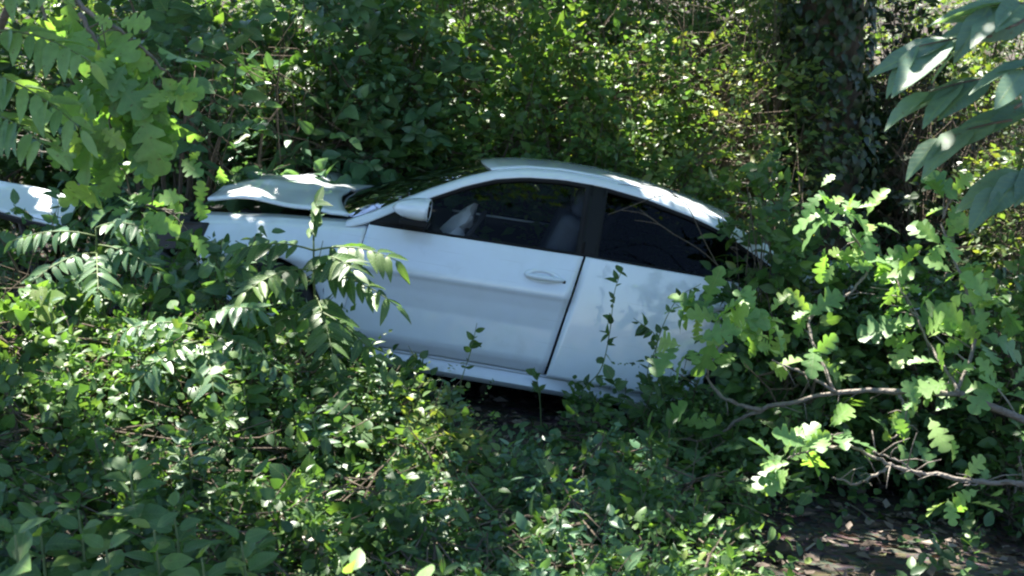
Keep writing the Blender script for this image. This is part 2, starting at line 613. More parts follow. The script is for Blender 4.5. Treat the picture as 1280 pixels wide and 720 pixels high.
TPL = {'kite': T_kite(), 'ovate': T_ovate(), 'broad': T_ovate(0.38, 0.22, 0.3), 'lance': T_lance(), 'oak': T_oak()}
SHARED = {}


def shared(kind, mat):
    """a few blade meshes of one kind, shared by all single leaves"""
    key = (kind, mat)
    if key not in SHARED:
        out = []
        for k in range(5):
            fo = [0.10, 0.32, 0.22, 0.45, -0.05][k]
            dr = [0.15, 0.40, 0.28, 0.10, 0.55][k]
            tw = [0.0, 0.25, -0.3, 0.15, -0.1][k]
            if kind == 'oak':
                v, f = T_oak([1, 0.88, 1.1, 0.95, 1.05][k], fo, dr, tw)
            elif kind == 'lance':
                v, f = T_lance([0.16, 0.19, 0.15, 0.18, 0.17][k], fo, dr, tw)
            elif kind == 'long':
                v, f = T_ovate([0.20, 0.23, 0.19, 0.22, 0.21][k], fo, dr * 0.6, tw * 0.5)
            elif kind == 'broad':
                v, f = T_ovate([0.36, 0.40, 0.34, 0.38, 0.42][k], fo, dr, tw)
            else:
                v, f = T_ovate([0.27, 0.31, 0.25, 0.29, 0.33][k], fo, dr, tw)
            me = mesh_from('leaf', v, f)
            smooth(me, 180)
            me.materials.append(M.get(mat + '_v', M[mat]))
            out.append(me)
        SHARED[key] = out
    return SHARED[key]


# gaps in the leaf cover through which the sun comes down: (point, radius)
GAPS = []


def in_gap(P, tmin=0.35):
    keep = np.ones(len(P), bool)
    for g, r in GAPS:
        d = P - g
        t = d @ SUN_DIR
        dist = np.linalg.norm(d - t[:, None] * SUN_DIR, axis=1)
        keep &= ~((t > tmin) & (dist < r * (1 + 0.02 * t)))
    return keep


def sprays(org, dirs, length, k, size, bias=(0, -0.45, 0.8), jit=0.55, droop=0.3, sj=0.38, spread=0.85):
    """leaves set alternately along many twigs at once; returns pos, axis, normal, size"""
    N = len(org)
    org = np.asarray(org, float)
    dirs = nrm(dirs)
    length = np.broadcast_to(np.asarray(length, float), (N,))
    P, A, Nn, S = [], [], [], []
    up = np.array([0, 0, 1.0]) + rng.normal(0, 0.35, (N, 3))
    side = nrm(np.cross(dirs, up))
    bias = np.array(bias, float)
    for j in range(k):
        t = (j + 0.6) / k
        p = org + dirs * (length * t)[:, None]
        p[:, 2] -= droop * length * t * t
        sgn = 1 if j % 2 else -1
        if j == k - 1:
            a = dirs + rng.normal(0, 0.25, (N, 3))
        else:
            a = 0.55 * dirs + sgn * spread * side + rng.normal(0, 0.28, (N, 3))
        a[:, 2] -= 0.18
        a = nrm(a)
        n = bias + rng.normal(0, jit, (N, 3))
        n = n - a * (n * a).sum(1, keepdims=True)
        n = nrm(n)
        s = size * np.clip(1 + rng.normal(0, sj, N), 0.4, 1.8)
        P.append(p); A.append(a); Nn.append(n); S.append(s)
    return [np.concatenate(q) for q in (P, A, Nn, S)]


def leaves_mesh(name, L, kind, mat, parent, base, gap=True, tmin=0.35):
    P, A, Nn, S = L
    if gap and GAPS and len(P):
        k = in_gap(P, tmin)
        P, A, Nn, S = P[k], A[k], Nn[k], S[k]
    tv, tf = TPL[kind]
    n = len(P)
    B = np.cross(Nn, A)
    fr = np.stack([A, B, Nn], 1)
    V = np.einsum('vk,nkd->nvd', tv, fr) * S[:, None, None] + (P - base)[:, None, :]
    loops = np.array([i for f in tf for i in f])
    sizes = np.array([len(f) for f in tf])
    m = len(tv)
    Lp = (loops[None, :] + (np.arange(n) * m)[:, None]).ravel()
    me = raw_mesh(name, V.reshape(-1, 3), Lp, np.tile(sizes, n))
    at_ = me.attributes.new('var', 'FLOAT', 'POINT')
    at_.data.foreach_set('value', np.repeat(rng.random(n), m).astype(np.float32))
    me.polygons.foreach_set('use_smooth', np.ones(len(me.polygons), bool))
    o = link(name, me, parent, M[mat])
    o['kind'] = 'stuff'
    return o


def single_leaves(L, kind, mat, parent, base, name='leaf', origin=None, gap=False):
    P, A, Nn, S = L
    if GAPS and gap:
        k = in_gap(P)
        P, A, Nn, S = P[k], A[k], Nn[k], S[k]
    ms = shared(kind, mat)
    B = np.cross(Nn, A)
    for i in range(len(P)):
        o = link(name, ms[int(rng.integers(len(ms)))], parent)
        m = Matrix(np.stack([A[i], B[i], Nn[i]], 1).tolist()).to_4x4() @ Matrix.Scale(float(S[i]), 4)
        m.translation = Vector(P[i] - base)
        o.matrix_local = m


def pick(L, n, near=True):
    """split leaves into the n that show best (nearest, largest) and the rest"""
    P, A, Nn, S = L
    d = np.linalg.norm(P - CAM, axis=1)
    score = S / d * (1 + 0.15 * rng.normal(size=len(S))) * (1 + 0.4 * (P[:, 2] - P[:, 2].min()))
    idx = np.argsort(-score)
    a, b = idx[:n], idx[n:]
    return [q[a] for q in L], [q[b] for q in L]


def join(*Ls):
    return [np.concatenate(q) for q in zip(*Ls)]


def twig_mesh(name, segs, mat, parent, base, n=4):
    mb = MB()
    for pts, r0, r1 in segs:
        pts = np.asarray(pts) - base
        mb.tube(pts, np.linspace(r0, r1, len(pts)), n)
    return mb.build(name, M[mat], parent, ang=60)


def shrub(name, base, H, Rx, Ry, ntwig, k, size, mat, label, cat, group=None, kind='ovate', nsep=0, twl=0.28,
          bias=(0, -0.4, 0.75), jit=0.7, lo=0.08, stems=7, stem_mat='twig', gap=True, shell=0.5, lean=(0, 0), shoots=0.12, fine=0.0, fine_mat=None):
    base = np.asarray(base, float)
    t = thing(name, base, label, cat, group)
    u = nrm(rng.normal(size=(ntwig, 3)))
    u[:, 2] = np.abs(u[:, 2]) if lo > 0.3 else u[:, 2]
    r = (shell + (1 - shell) * rng.random(ntwig)) ** 0.6
    lump = 1 + 0.22 * np.sin(u[:, 0] * 5 + base[0] * 7) * np.cos(u[:, 2] * 6 + base[1] * 5) + 0.12 * rng.normal(size=ntwig)
    r = r * lump
    long_ = rng.random(ntwig) < shoots
    r = np.where(long_, r * 1.22, r)
    c = base + np.array([lean[0], lean[1], H * 0.52])
    org = c + u * r[:, None] * np.array([Rx, Ry, H * 0.46]) * 0.86
    org[:, 2] = np.maximum(org[:, 2], gz(org[:, 0], org[:, 1]) + lo * H * 0.4)
    d = nrm(u * np.array([1, 1, 0.55]) + np.array([0, -0.12, 0.35]) + rng.normal(0, 0.4, (ntwig, 3)))
    L = sprays(org, d, twl * (0.6 + 0.8 * rng.random(ntwig)), k, size, bias, jit)
    # stems: from the root to inner points, then on to outer twigs
    segs = []
    ns = min(stems, ntwig)
    for i in range(ns):
        e = org[i] + d[i] * twl * 0.8
        mid = base + (e - base) * 0.5 + np.array([0, 0, H * 0.14]) + rng.normal(0, 0.05 * H, 3) * np.array([1, 1, 0])
        p0 = base + np.array([rng.normal(0, 0.05), rng.normal(0, 0.05), -0.06])
        r0 = 0.006 + 0.006 * H
        pts = spline([p0, mid, e], 7)
        segs.append((pts, r0, 0.0022))
        for q in range(ns, ntwig, max(1, ns)):
            j = q + i
            if j < ntwig and rng.random() < 0.45:
                a = pts[int(rng.integers(2, 6))]
                segs.append((np.array([a, (a + org[j]) / 2 + rng.normal(0, 0.03, 3), org[j], org[j] + d[j] * twl * 0.8]), 0.004, 0.0016))
    twig_mesh('stem', segs, stem_mat, t, base)
    if fine:
        m = int(ntwig * fine)
        j = rng.integers(ntwig, size=m)
        o2 = org[j] + rng.normal(0, 0.09, (m, 3))
        d2 = nrm(d[j] + rng.normal(0, 0.7, (m, 3)))
        leaves_mesh('small_foliage', sprays(o2, d2, twl, k + 2, size * 0.5, bias, 0.9), 'kite', mat if fine_mat is None else fine_mat, t, base, gap)
    if nsep:
        Ls, L = pick(L, nsep)
        single_leaves(Ls, kind if kind != 'kite' else 'ovate', mat, t, base, gap=gap)
    leaves_mesh('foliage', L, kind, mat, t, base, gap)
    return t
#=====PART2=====
# ------------------------------------------------------------------ the car (local: x from nose to tail, y to the far side, z up)
def interp(x, xs, ys):
    return np.interp(x, xs, ys)


def halfw(x):
    return interp(x, [0.0, 0.25, 0.55, 1.0, 1.6, 2.5, 3.4, 4.0, 4.4, 4.7], [0.70, 0.80, 0.865, 0.895, 0.91, 0.915, 0.91, 0.885, 0.84, 0.76])


def belt(x):
    return interp(x, [0.3, 0.9, 1.42, 2.6, 3.6, 4.1], [0.80, 0.885, 0.935, 0.955, 0.95, 0.97])


PZ = [0.15, 0.22, 0.30, 0.345, 0.37, 0.44, 0.54, 0.64, 0.705, 0.725, 0.76, 0.83, 0.90, 0.955]
PI = [0.125, 0.085, 0.050, 0.030, 0.026, 0.031, 0.037, 0.027, 0.012, 0.000, 0.004, 0.022, 0.045, 0.066]


def side_y(x, z):
    """half width of the flank at (x, z), with shoulder crease, waist and tuck-under"""
    s = (z - 0.15) / (belt(x) - 0.15) * (0.955 - 0.15) + 0.15
    y = halfw(x) - np.interp(s, PZ, PI)
    # flared arches
    for ax in (0.9, 3.7):
        d = np.sqrt((x - ax) ** 2 + (z - 0.34) ** 2)
        y = y + 0.018 * np.exp(-((d - 0.40) / 0.05) ** 2)
    return y


def glass_y(x, z):
    dz = np.maximum(z - belt(x), 0)
    return side_y(x, belt(x)) - 0.012 - (0.40 * dz + 0.34 * dz * dz)


RX = [1.30, 1.42, 1.56, 1.72, 1.90, 2.06, 2.22, 2.42, 2.65, 2.90, 3.15, 3.40, 3.65, 3.90, 4.05]
RZ = [0.925, 0.985, 1.072, 1.164, 1.256, 1.318, 1.352, 1.369, 1.366, 1.340, 1.292, 1.225, 1.140, 1.056, 1.003]


def rail_z(x):
    return np.interp(x, RX, RZ)


def arch_z(x, ax, r=0.365, zc=0.33, lo=0.2):
    d = np.abs(x - ax)
    return np.where(d < r, zc + np.sqrt(np.maximum(r * r - d * d, 0)), lo)


def side_panel(xl, xr, zb, zt, nu=26, nv=26, yf=side_y, top=(), sgn=-1, dent=None):
    """grid between front edge xl(v) and rear edge xr(v), bottom zb(x) and top zt(x)"""
    rows = []
    vs = np.linspace(0, 1, nv)
    for v in vs:
        u = np.linspace(0, 1, nu)
        x = xl(v) + (xr(v) - xl(v)) * u
        z = zb(x) + (zt(x) - zb(x)) * v
        y = yf(x, z)
        if dent is not None:
            y = y + dent(x, z)
        rows.append(np.stack([x, sgn * y, z], -1))
    for dy, dz in top:
        b = rows[nv - 1].copy()
        b[:, 1] -= sgn * dy
        b[:, 2] += dz
        rows.append(b)
    return np.array(rows)


car = thing('car', CAR_O, 'wrecked white four-door car with buckled hood, tilted nose-up in the undergrowth', 'car')
car.rotation_euler = _rot.to_euler()

for sg in (-1, 1):
    fl = sg > 0          # keeps normals outwards
    near = sg < 0
    # front fender
    dent_f = (lambda x, z: -0.02 * np.exp(-((x - 0.62) / 0.12) ** 2) + 0.008 * np.sin(x * 23) * np.exp(-((x - 0.6) / 0.22) ** 2)) if near else None
    G = side_panel(lambda v: 0.50 + 0.06 * (1 - v), lambda v: 1.415 - 0.085 * (1 - v), lambda x: arch_z(x, 0.9), lambda x: belt(x) - 0.035,
                   30, 22, top=[(0.02, 0.016), (0.06, 0.032), (0.13, 0.048)], sgn=sg, dent=dent_f)
    MB().grid(G, flip=fl).build('front_fender', M['paint'], car, solid=0.012)
    # doors
    G = side_panel(lambda v: 1.425 - 0.085 * (1 - v), lambda v: 2.600 - 0.105 * (1 - v), lambda x: 0.285 + 0 * x, lambda x: belt(x), 30, 64,
                   top=[(0.010, 0.006), (0.030, 0.006)], sgn=sg)
    fd = MB().grid(G, flip=fl).build('front_door', M['paint'], car, solid=0.02)
    off = (lambda x, z: side_y(x, belt(x)) + 0.13 * (belt(x) - z) - 0.06 * (belt(x) - z) ** 2 + 0.006 - side_y(x, z)) if near else (lambda x, z: 0 * x)
    rear_edge = lambda v: 3.42 + 0.20 * v - 0.28 * np.clip(1 - v * 1.5, 0, 1)
    G = side_panel(lambda v: 2.613 - 0.105 * (1 - v), rear_edge, lambda x: 0.285 + 0 * x, lambda x: belt(x), 26, 34,
                   top=[(0.010, 0.006), (0.030, 0.006)], sgn=sg, dent=off)
    rd = MB().grid(G, flip=fl).build('rear_door', M['paint'], car, solid=0.02)
    for dr, x0, x1 in ((fd, 1.46, 2.56), (rd, 2.66, 3.36)):
        G = side_panel(lambda v: x0 + 0 * v, lambda v: x1 + 0 * v, lambda x: 0.32 + 0 * x, lambda x: belt(x) - 0.004, 12, 12, yf=lambda x, z: side_y(x, z) - 0.07 + 0.03 * np.clip((0.5 - np.abs(z - 0.6)), 0, 0.1), sgn=sg)
        MB().grid(G, flip=fl).build('door_card', M['plastic'], dr, solid=0.01)
    # handles: shallow dish with a bar across it
    for dr, hx in ((fd, 2.40), (rd, 3.30)):
        hz = 0.822
        y0 = sg * (side_y(hx, hz) + (0.022 if (near and dr is rd) else 0))
        mb = MB()
        th = np.linspace(0, 2 * math.pi, 20, endpoint=False)
        rings = []
        for s, dp in ((1.0, 0.003), (0.9, 0.0035), (0.55, 0.0025)):
            rings.append(np.stack([hx + 0.10 * s * np.cos(th), y0 + sg * (dp + 0 * th) - sg * 0.30 * 0.036 * s * np.sin(th) , hz + 0.036 * s * np.sin(th)], -1))
        mb.grid(np.array(rings), flip=not fl, closed=True)
        mb.build('handle_recess', M['plastic'] if False else M['paint'], dr, solid=0.004)
        hb = MB()
        xs = np.linspace(-0.085, 0.115, 9)
        prof = [np.array([hx + q, y0 + sg * (0.010 + 0.022 * (1 - (q / 0.115) ** 4 if abs(q) < 0.115 else 0)), hz - 0.004]) for q in xs]
        hb.tube(prof, [0.008, 0.012, 0.014, 0.0145, 0.0145, 0.0145, 0.014, 0.012, 0.008], 8)
        hb.build('door_handle', M['paint'], dr)
        MB().box((hx + 0.12, y0 + sg * 0.004, hz - 0.012), (0.016, 0.012, 0.016)).build('key_lock', M['black'], dr, bevel=0.003)
    # quarter panel with the C-pillar foot
    G = side_panel(lambda v: rear_edge(v) + 0.018, lambda v: 4.60 - 0.05 * (1 - v), lambda x: arch_z(x, 3.7, lo=0.24), lambda x: belt(x) - 0.004, 40, 26,
                   top=[(0.03, 0.012), (0.10, 0.02), (0.20, 0.024)], sgn=sg)
    MB().grid(G, flip=fl).build('quarter_panel', M['paint'], car, solid=0.012)
    # sill
    xs = np.linspace(1.26, 3.36, 24)
    rows = []
    for z, dy in ((0.275, 0.002), (0.262, -0.012), (0.235, -0.004), (0.205, 0.002), (0.175, -0.02), (0.155, -0.10)):
        rows.append(np.stack([xs, sg * (side_y(xs, 0.275 + 0 * xs) + dy), 0 * xs + z], -1))
    MB().grid(np.array(rows)[::-1], flip=fl).build('sill', M['paint'], car, solid=0.012)
    # roof rail: A-pillar over the doors to the C-pillar
    xs = np.concatenate([np.linspace(1.30, 2.1, 20), np.linspace(2.14, 3.2, 22), np.linspace(3.25, 4.05, 14)])
    zr = rail_z(xs)
    wide = np.interp(xs, [1.30, 1.5, 2.6, 3.3, 3.65, 4.05], [0.035, 0.040, 0.028, 0.035, 0.09, 0.07])
    rows = []
    zlow = np.maximum(zr - wide, belt(xs) - 0.02)
    for k in range(4):
        z = zlow + (zr - zlow) * k / 3
        y = glass_y(xs, z) + 0.014
        rows.append(np.stack([xs, sg * y, z], -1))
    for dy, dz in ((0.018, 0.009), (0.045, 0.014), (0.075, 0.017)):
        rows.append(np.stack([xs, sg * (glass_y(xs, zr) + 0.014 - dy), zr + dz], -1))
    MB().grid(np.array(rows), flip=fl).build('roof_rail', M['paint'], car, solid=0.02)
    # black window surrounds and side glass
    def dlo_top(x):
        return rail_z(x) - np.interp(x, [1.30, 1.5, 2.6, 3.3, 3.65], [0.035, 0.040, 0.028, 0.035, 0.09])
    for dr, x0, x1, gm, nm in ((fd, 1.47, 2.60, 'glass', 'front'), (rd, 2.66, 3.61, 'privacy', 'rear')):
        xs = np.linspace(x0, x1, 28)
        zt = np.maximum(dlo_top(xs), belt(xs) + 0.012)
        zb = belt(xs)
        o_ = []
        # closed outline: bottom front to rear, then top rear to front
        n = len(xs)
        outer = [(x, z) for x, z in zip(xs, zb + 0.004)] + [(x, z + 0.012) for x, z in zip(xs[::-1], zt[::-1])]
        cx, cz = (x0 + x1) / 2, float(np.mean((zt + zb) / 2))
        inner = []
        for i, (x, z) in enumerate(outer):
            top = i >= n
            ins = 0.036 if top else 0.012
            xx = min(max(x, x0 + 0.02), x1 - 0.045)
            zz = z - ins if top else z + ins
            inner.append((xx, max(zz, belt(xx) + 0.010) if top else zz))
        ringo = np.array([[x, sg * (glass_y(x, z) + 0.010), z] for x, z in outer])
        ringi = np.array([[x, sg * (glass_y(x, z) + 0.004), z] for x, z in inner])
        MB().grid(np.array([ringo, ringi]), flip=fl, closed=True).build('window_frame', M['black'], dr, solid=0.02)
        rows = []
        for k in range(5):
            z = zb + (np.maximum(zt - 0.01, zb + 0.004) - zb) * k / 4
            rows.append(np.stack([xs, sg * (glass_y(xs, z) - 0.006), z], -1))
        MB().grid(np.array(rows), flip=fl).build('window_glass', M[gm], dr)
    xs = np.linspace(1.45, 3.58, 40)
    MB().tube(np.stack([xs, sg * (side_y(xs, belt(xs)) - 0.004), belt(xs) + 0.010], -1), 0.006, 6).build('belt_moulding', M['black'], car)
    # B-pillar
    z = np.linspace(0.93, 1.36, 8)
    w = 0.05
    rows = [np.stack([2.63 + q + 0.0 * z, sg * (glass_y(2.63 + q, z) + 0.002), z], -1) for q in (-w, -w / 2, 0, w / 2, w)]
    MB().grid(np.array(rows), flip=not fl).build('door_pillar', M['black'], car, solid=0.05)
    # side mirror
    mb = MB()
    cx, cy, cz = 1.685, sg * (float(side_y(1.66, 0.95)) + 0.115), 1.065
    us = np.linspace(0, 2 * math.pi, 18, endpoint=False)
    rings = []
    for s in np.linspace(0, 1, 9):
        a = math.sin(s * math.pi / 2) ** 0.55 * (1 - 0.10 * s ** 6) if s > 0 else 0.02
        rings.append(np.stack([cx - 0.13 + 0.195 * s + 0.0 * us, cy + 0.115 * a * np.sign(np.cos(us)) * np.abs(np.cos(us)) ** 0.75,
                               cz + 0.062 * a * np.sign(np.sin(us)) * np.abs(np.sin(us)) ** 0.8 + 0.012 * s], -1))
    mb.grid(np.array(rings), closed=True, flip=True)
    mir = mb.build('side_mirror', M['paint'], car, solid=0.004)
    mb = MB()
    rings = [np.stack([cx + 0.064 + 0 * us, cy + 0.120 * s * np.sign(np.cos(us)) * np.abs(np.cos(us)) ** 0.75,
                       cz + 0.060 * s * np.sign(np.sin(us)) * np.abs(np.sin(us)) ** 0.8], -1) for s in (1, 0.01)]
    mb.grid(np.array(rings), closed=True, flip=True).build('mirror_glass', M['mirror'], mir)
    fm = MB()
    fm.box((cx - 0.005, sg * (float(side_y(1.66, 0.95)) + 0.02), 0.978), (0.11, 0.16, 0.040))
    fm.box((cx + 0.0, cy - sg * 0.01, 1.004), (0.15, 0.20, 0.035))
    fm.build('mirror_foot', M['black'], mir, bevel=0.008)
    # sail panel in the corner of the front window
    xs = np.linspace(1.43, 1.66, 6)
    zt = np.maximum(dlo_top(xs) + 0.004, belt(xs) + 0.012)
    rows = []
    for k in range(3):
        z = belt(xs) + 0.004 + (zt - belt(xs) - 0.004) * k / 2
        rows.append(np.stack([xs, sg * (glass_y(xs, z) + 0.012), z], -1))
    MB().grid(np.array(rows), flip=fl).build('corner_trim', M['black'], car, solid=0.01)
    # lamps
    hl = [[0.17, 0.52, 0.60], [0.30, 0.72, 0.60], [0.53, 0.845, 0.66], [0.53, 0.83, 0.80], [0.30, 0.70, 0.76], [0.15, 0.50, 0.72]]
    c = np.mean(hl, 0)
    vs = [[x, sg * y, z] for x, y, z in hl] + [[x + 0.12, sg * (y - 0.12), z] for x, y, z in hl]
    MB().add(vs, [tuple(range(6)), tuple(range(11, 5, -1))] + [(i, i + 6, (i + 1) % 6 + 6, (i + 1) % 6) for i in range(6)]).build('headlight', M['lens'] if not near else M['plastic'], car, bevel=0.01)
    tl = [[4.62, 0.45, 0.70], [4.58, 0.70, 0.70], [4.40, 0.845, 0.73], [4.40, 0.82, 0.86], [4.58, 0.68, 0.85], [4.63, 0.45, 0.84]]
    vs = [[x + 0.02, sg * (y + 0.01), z] for x, y, z in tl] + [[x - 0.1, sg * (y - 0.08), z] for x, y, z in tl]
    MB().add(vs, [tuple(range(6)), tuple(range(11, 5, -1))] + [(i, i + 6, (i + 1) % 6 + 6, (i + 1) % 6) for i in range(6)]).build('tail_light', M['red'], car, bevel=0.01)
    # wheels
    for ax in (0.9, 3.7):
        wy = sg * 0.79
        wh = link('wheel', None, car)
        wh.location = (ax, wy, 0.33)
        prof = [(0.235, -0.10), (0.30, -0.108), (0.322, -0.085), (0.33, -0.04), (0.33, 0.04), (0.322, 0.085), (0.30, 0.108), (0.235, 0.10)]
        th = np.linspace(0, 2 * math.pi, 36, endpoint=False)
        MB().grid(np.array([np.stack([r * np.cos(th), 0 * th + w_, r * np.sin(th)], -1) for r, w_ in prof]), closed=True).build('tyre', M['rubber'], wh)
        rim = MB()
        prof = [(0.237, -0.095), (0.22, -0.07), (0.21, 0.0), (0.237, 0.095)]
        rim.grid(np.array([np.stack([r * np.cos(th), sg * (-w_) + 0 * th, r * np.sin(th)], -1) for r, w_ in prof]), closed=True)
        for q in range(5):
            a = 2 * math.pi * q / 5 + 0.3
            for da in (-0.13, 0.13):
                rim.tube([[0.03 * math.cos(a), sg * 0.07, 0.03 * math.sin(a)], [0.13 * math.cos(a + da * .6), sg * 0.078, 0.13 * math.sin(a + da * .6)], [0.225 * math.cos(a + da), sg * 0.07, 0.225 * math.sin(a + da)]], [0.03, 0.022, 0.02], 6)
        rim.tube([[0, sg * 0.05, 0], [0, sg * 0.095, 0]], [0.06, 0.05], 14)
        rim.build('rim', M['alloy'], wh)

# roof skin
xs = np.concatenate([np.linspace(2.03, 2.6, 10), np.linspace(2.66, 3.36, 12)])
rows = []
for q in np.linspace(-1, 1, 21):
    ym = glass_y(xs, rail_z(xs)) + 0.014 - 0.07
    bow = np.interp(xs, [2.03, 2.5, 2.9, 3.36], [-0.10, 0.0, 0.0, 0.07]) * (1 - q * q)
    rows.append(np.stack([xs + bow, q * ym, rail_z(xs) + 0.014 + 0.020 * (1 - q * q)], -1))
MB().grid(np.array(rows), flip=True).build('roof', M['paint'], car, solid=0.008)
rows = []
for q in np.linspace(-1, 1, 9):
    rows.append(np.stack([xs, q * (glass_y(xs, rail_z(xs)) - 0.03), rail_z(xs) - 0.02 + 0.04 * (1 - q * q)], -1))
MB().grid(np.array(rows), flip=True).build('headliner', M['seat'], car, solid=0.01)
# windscreen, rear window
xs = np.linspace(1.34, 2.05, 12)
rows = []
for q in np.linspace(-1, 1, 19):
    ym = glass_y(xs, rail_z(xs)) - 0.045
    bow = np.interp(xs, [1.34, 2.05], [-0.30, -0.10]) * (1 - np.abs(q) ** 2.2)
    rows.append(np.stack([xs + bow, q * ym, rail_z(xs) + 0.008 + np.interp(xs, [1.34, 2.05], [0.0, 0.020]) * (1 - q * q)], -1))
MB().grid(np.array(rows), flip=True).build('windscreen', M['privacy'], car)
xs = np.linspace(3.36, 4.02, 10)
rows = []
for q in np.linspace(-1, 1, 17):
    ym = glass_y(xs, rail_z(xs)) - 0.055
    bow = np.interp(xs, [3.36, 4.02], [0.07, 0.16]) * (1 - q * q)
    rows.append(np.stack([xs + bow, q * ym, rail_z(xs) + 0.008 + np.interp(xs, [3.36, 4.02], [0.020, 0.01]) * (1 - q * q)], -1))
MB().grid(np.array(rows), flip=True).build('rear_window', M['privacy'], car)
# trunk lid and tail
rows = []
for q in np.linspace(-1, 1, 15):
    b = 0.15 * (1 - q * q)
    rows.append(np.array([[4.06 + b, q * 0.66, 1.00], [4.30 + b * .7, q * 0.68, 1.025], [4.50 + b * .5, q * 0.68, 1.03], [4.60 + b * .4, q * 0.67, 1.01], [4.61 + b * .4, q * 0.66, 0.86], [4.60 + b * .4, q * 0.64, 0.70]]))
MB().grid(np.array(rows), flip=True).build('trunk_lid', M['paint'], car, solid=0.012)
rows = []
for q in np.linspace(-1, 1, 21):
    b = 0.13 * (1 - q ** 4)
    s = abs(q) ** 6
    rows.append(np.array([[4.58 + b - 0.14 * s, q * 0.84, 0.69], [4.62 + b - 0.16 * s, q * 0.85, 0.62], [4.62 + b - 0.16 * s, q * 0.85, 0.45], [4.56 + b - 0.1 * s, q * 0.83, 0.25]]))
MB().grid(np.array(rows), flip=True).build('rear_bumper', M['paint'], car, solid=0.015)
# hood: torn loose at its rear edge, lifted and buckled
rows = []
crng = np.random.default_rng(5)
for q in np.linspace(-1, 1, 33):
    line = []
    for s in np.linspace(0, 1, 25):
        x = 0.52 + 0.80 * s + 0.03 * math.sin(3.1 * q + 1) - 0.16 * (1 - q * q) * s
        y = q * (0.66 + 0.08 * s)
        z = 0.80 + 0.125 * s + 0.045 * (1 - q * q)
        lift = 0.085 * (1 - s) ** 0.7 + 0.030 + 0.022 * (q + 1) + 0.02 * math.sin(9 * s + 1.5 * q) * (1 - s)
        cr = s - 0.40 - 0.14 * q
        fold = 0.035 * (1 + q) * max(0, 1 - abs(cr) / 0.24) - 0.012 * max(0, 1 - abs(s - 0.78 + 0.10 * q) / 0.12)
        fold += 0.014 * max(0, 1 - abs(q + 0.55 - 0.5 * s) / 0.16)
        wrk = 0.004 * math.sin(5 * q + 4 * s) + 0.003 * math.sin(11 * s - 6 * q)
        line.append([x, y, z + lift + fold + wrk])
    rows.append(line)
MB().grid(np.array(rows), flip=True).build('hood', M['paint'], car, solid=0.018, ang=24)
# front end left bare: beam, radiator frame, engine, cowl, well liners
MB().tube(spline([[0.34, -0.70, 0.50], [0.18, -0.4, 0.50], [0.14, 0, 0.51], [0.18, 0.4, 0.50], [0.34, 0.7, 0.5]], 14), 0.055, 8).build('bumper_beam', M['metal'], car)
rf = MB()
rf.box((0.36, 0, 0.76), (0.08, 1.25, 0.06)).box((0.36, 0, 0.30), (0.08, 1.25, 0.06)).box((0.36, -0.58, 0.53), (0.07, 0.07, 0.40)).box((0.36, 0.58, 0.53), (0.07, 0.07, 0.40)).box((0.40, 0, 0.53), (0.04, 1.10, 0.42))
rf.build('radiator_frame', M['plastic'], car, bevel=0.008)
en = MB()
en.box((0.85, 0.0, 0.60), (0.60, 0.62, 0.36)).box((0.80, 0.0, 0.80), (0.46, 0.44, 0.06)).box((0.98, -0.50, 0.68), (0.30, 0.22, 0.22)).box((0.70, 0.50, 0.70), (0.24, 0.20, 0.20))
en.tube(spline([[0.50, -0.30, 0.72], [0.62, -0.42, 0.78], [0.80, -0.36, 0.80]], 8), 0.035, 8)
en.build('engine', M['plastic'], car, bevel=0.02)
ub = MB()
ub.box((2.45, 0, 0.24), (4.05, 1.56, 0.06)).box((1.30, 0, 0.60), (0.05, 1.52, 0.60)).box((3.55, 0, 0.55), (0.06, 1.40, 0.55)).box((4.25, 0, 0.42), (0.55, 1.30, 0.30))
ub.box((0.90, -0.56, 0.58), (0.74, 0.03, 0.44)).box((0.90, 0.56, 0.58), (0.74, 0.03, 0.44)).box((3.70, -0.57, 0.50), (0.74, 0.03, 0.44)).box((3.70, 0.57, 0.50), (0.74, 0.03, 0.44))
ub.box((1.25, 0, 0.905), (0.22, 1.46, 0.03))
ub.tube([[1.5, 0.2, 0.19], [2.6, 0.25, 0.18], [3.5, 0.3, 0.20]], 0.035, 8)
ub.build('underbody', M['plastic'], car)
# cabin
db = MB()
xs_ = [(1.36, 0.90), (1.50, 0.965), (1.72, 0.955), (1.80, 0.90), (1.78, 0.72), (1.70, 0.62)]
db.grid(np.array([[[x, q * 0.72, z + 0.03 * (1 - q * q)] for x, z in xs_] for q in np.linspace(-1, 1, 9)]), flip=True)
db.box((1.85, 0, 0.50), (0.55, 0.24, 0.30))
db.build('dashboard', M['plastic'], car)
sw = link('steering_wheel', None, car)
sw.location = (1.93, -0.37, 0.90)
sw.rotation_euler = (0, R(-62), 0)
th = np.linspace(0, 2 * math.pi, 29)
w_ = MB()
w_.tube(np.stack([0.185 * np.cos(th), 0.185 * np.sin(th), 0 * th], -1), 0.015, 8, cap=False)
for a in (0.15, math.pi - 0.15, -math.pi / 2):
    w_.tube([[0.05 * math.cos(a), 0.05 * math.sin(a), -0.01], [0.18 * math.cos(a), 0.18 * math.sin(a), 0]], 0.014, 6)
w_.tube([[0, 0, -0.25], [0, 0, 0.0]], [0.03, 0.06], 12)
w_.build('wheel_rim', M['plastic'], sw)
ab = MB()
rings = []
us = np.linspace(0, 2 * math.pi, 22, endpoint=False)
for s in np.linspace(0, 1, 9):
    r = 0.215 * math.sin(math.pi * (0.12 + 0.85 * s)) * (1 + 0.10 * np.sin(3 * us + s * 3) + 0.06 * np.sin(7 * us))
    rings.append(np.stack([r * np.cos(us) - 0.10 * s, r * np.sin(us), 0.02 + 0.13 * s + 0.018 * np.sin(5 * us + 6 * s)], -1))
ab.grid(np.array(rings), closed=True).build('airbag', M['cloth'], sw)
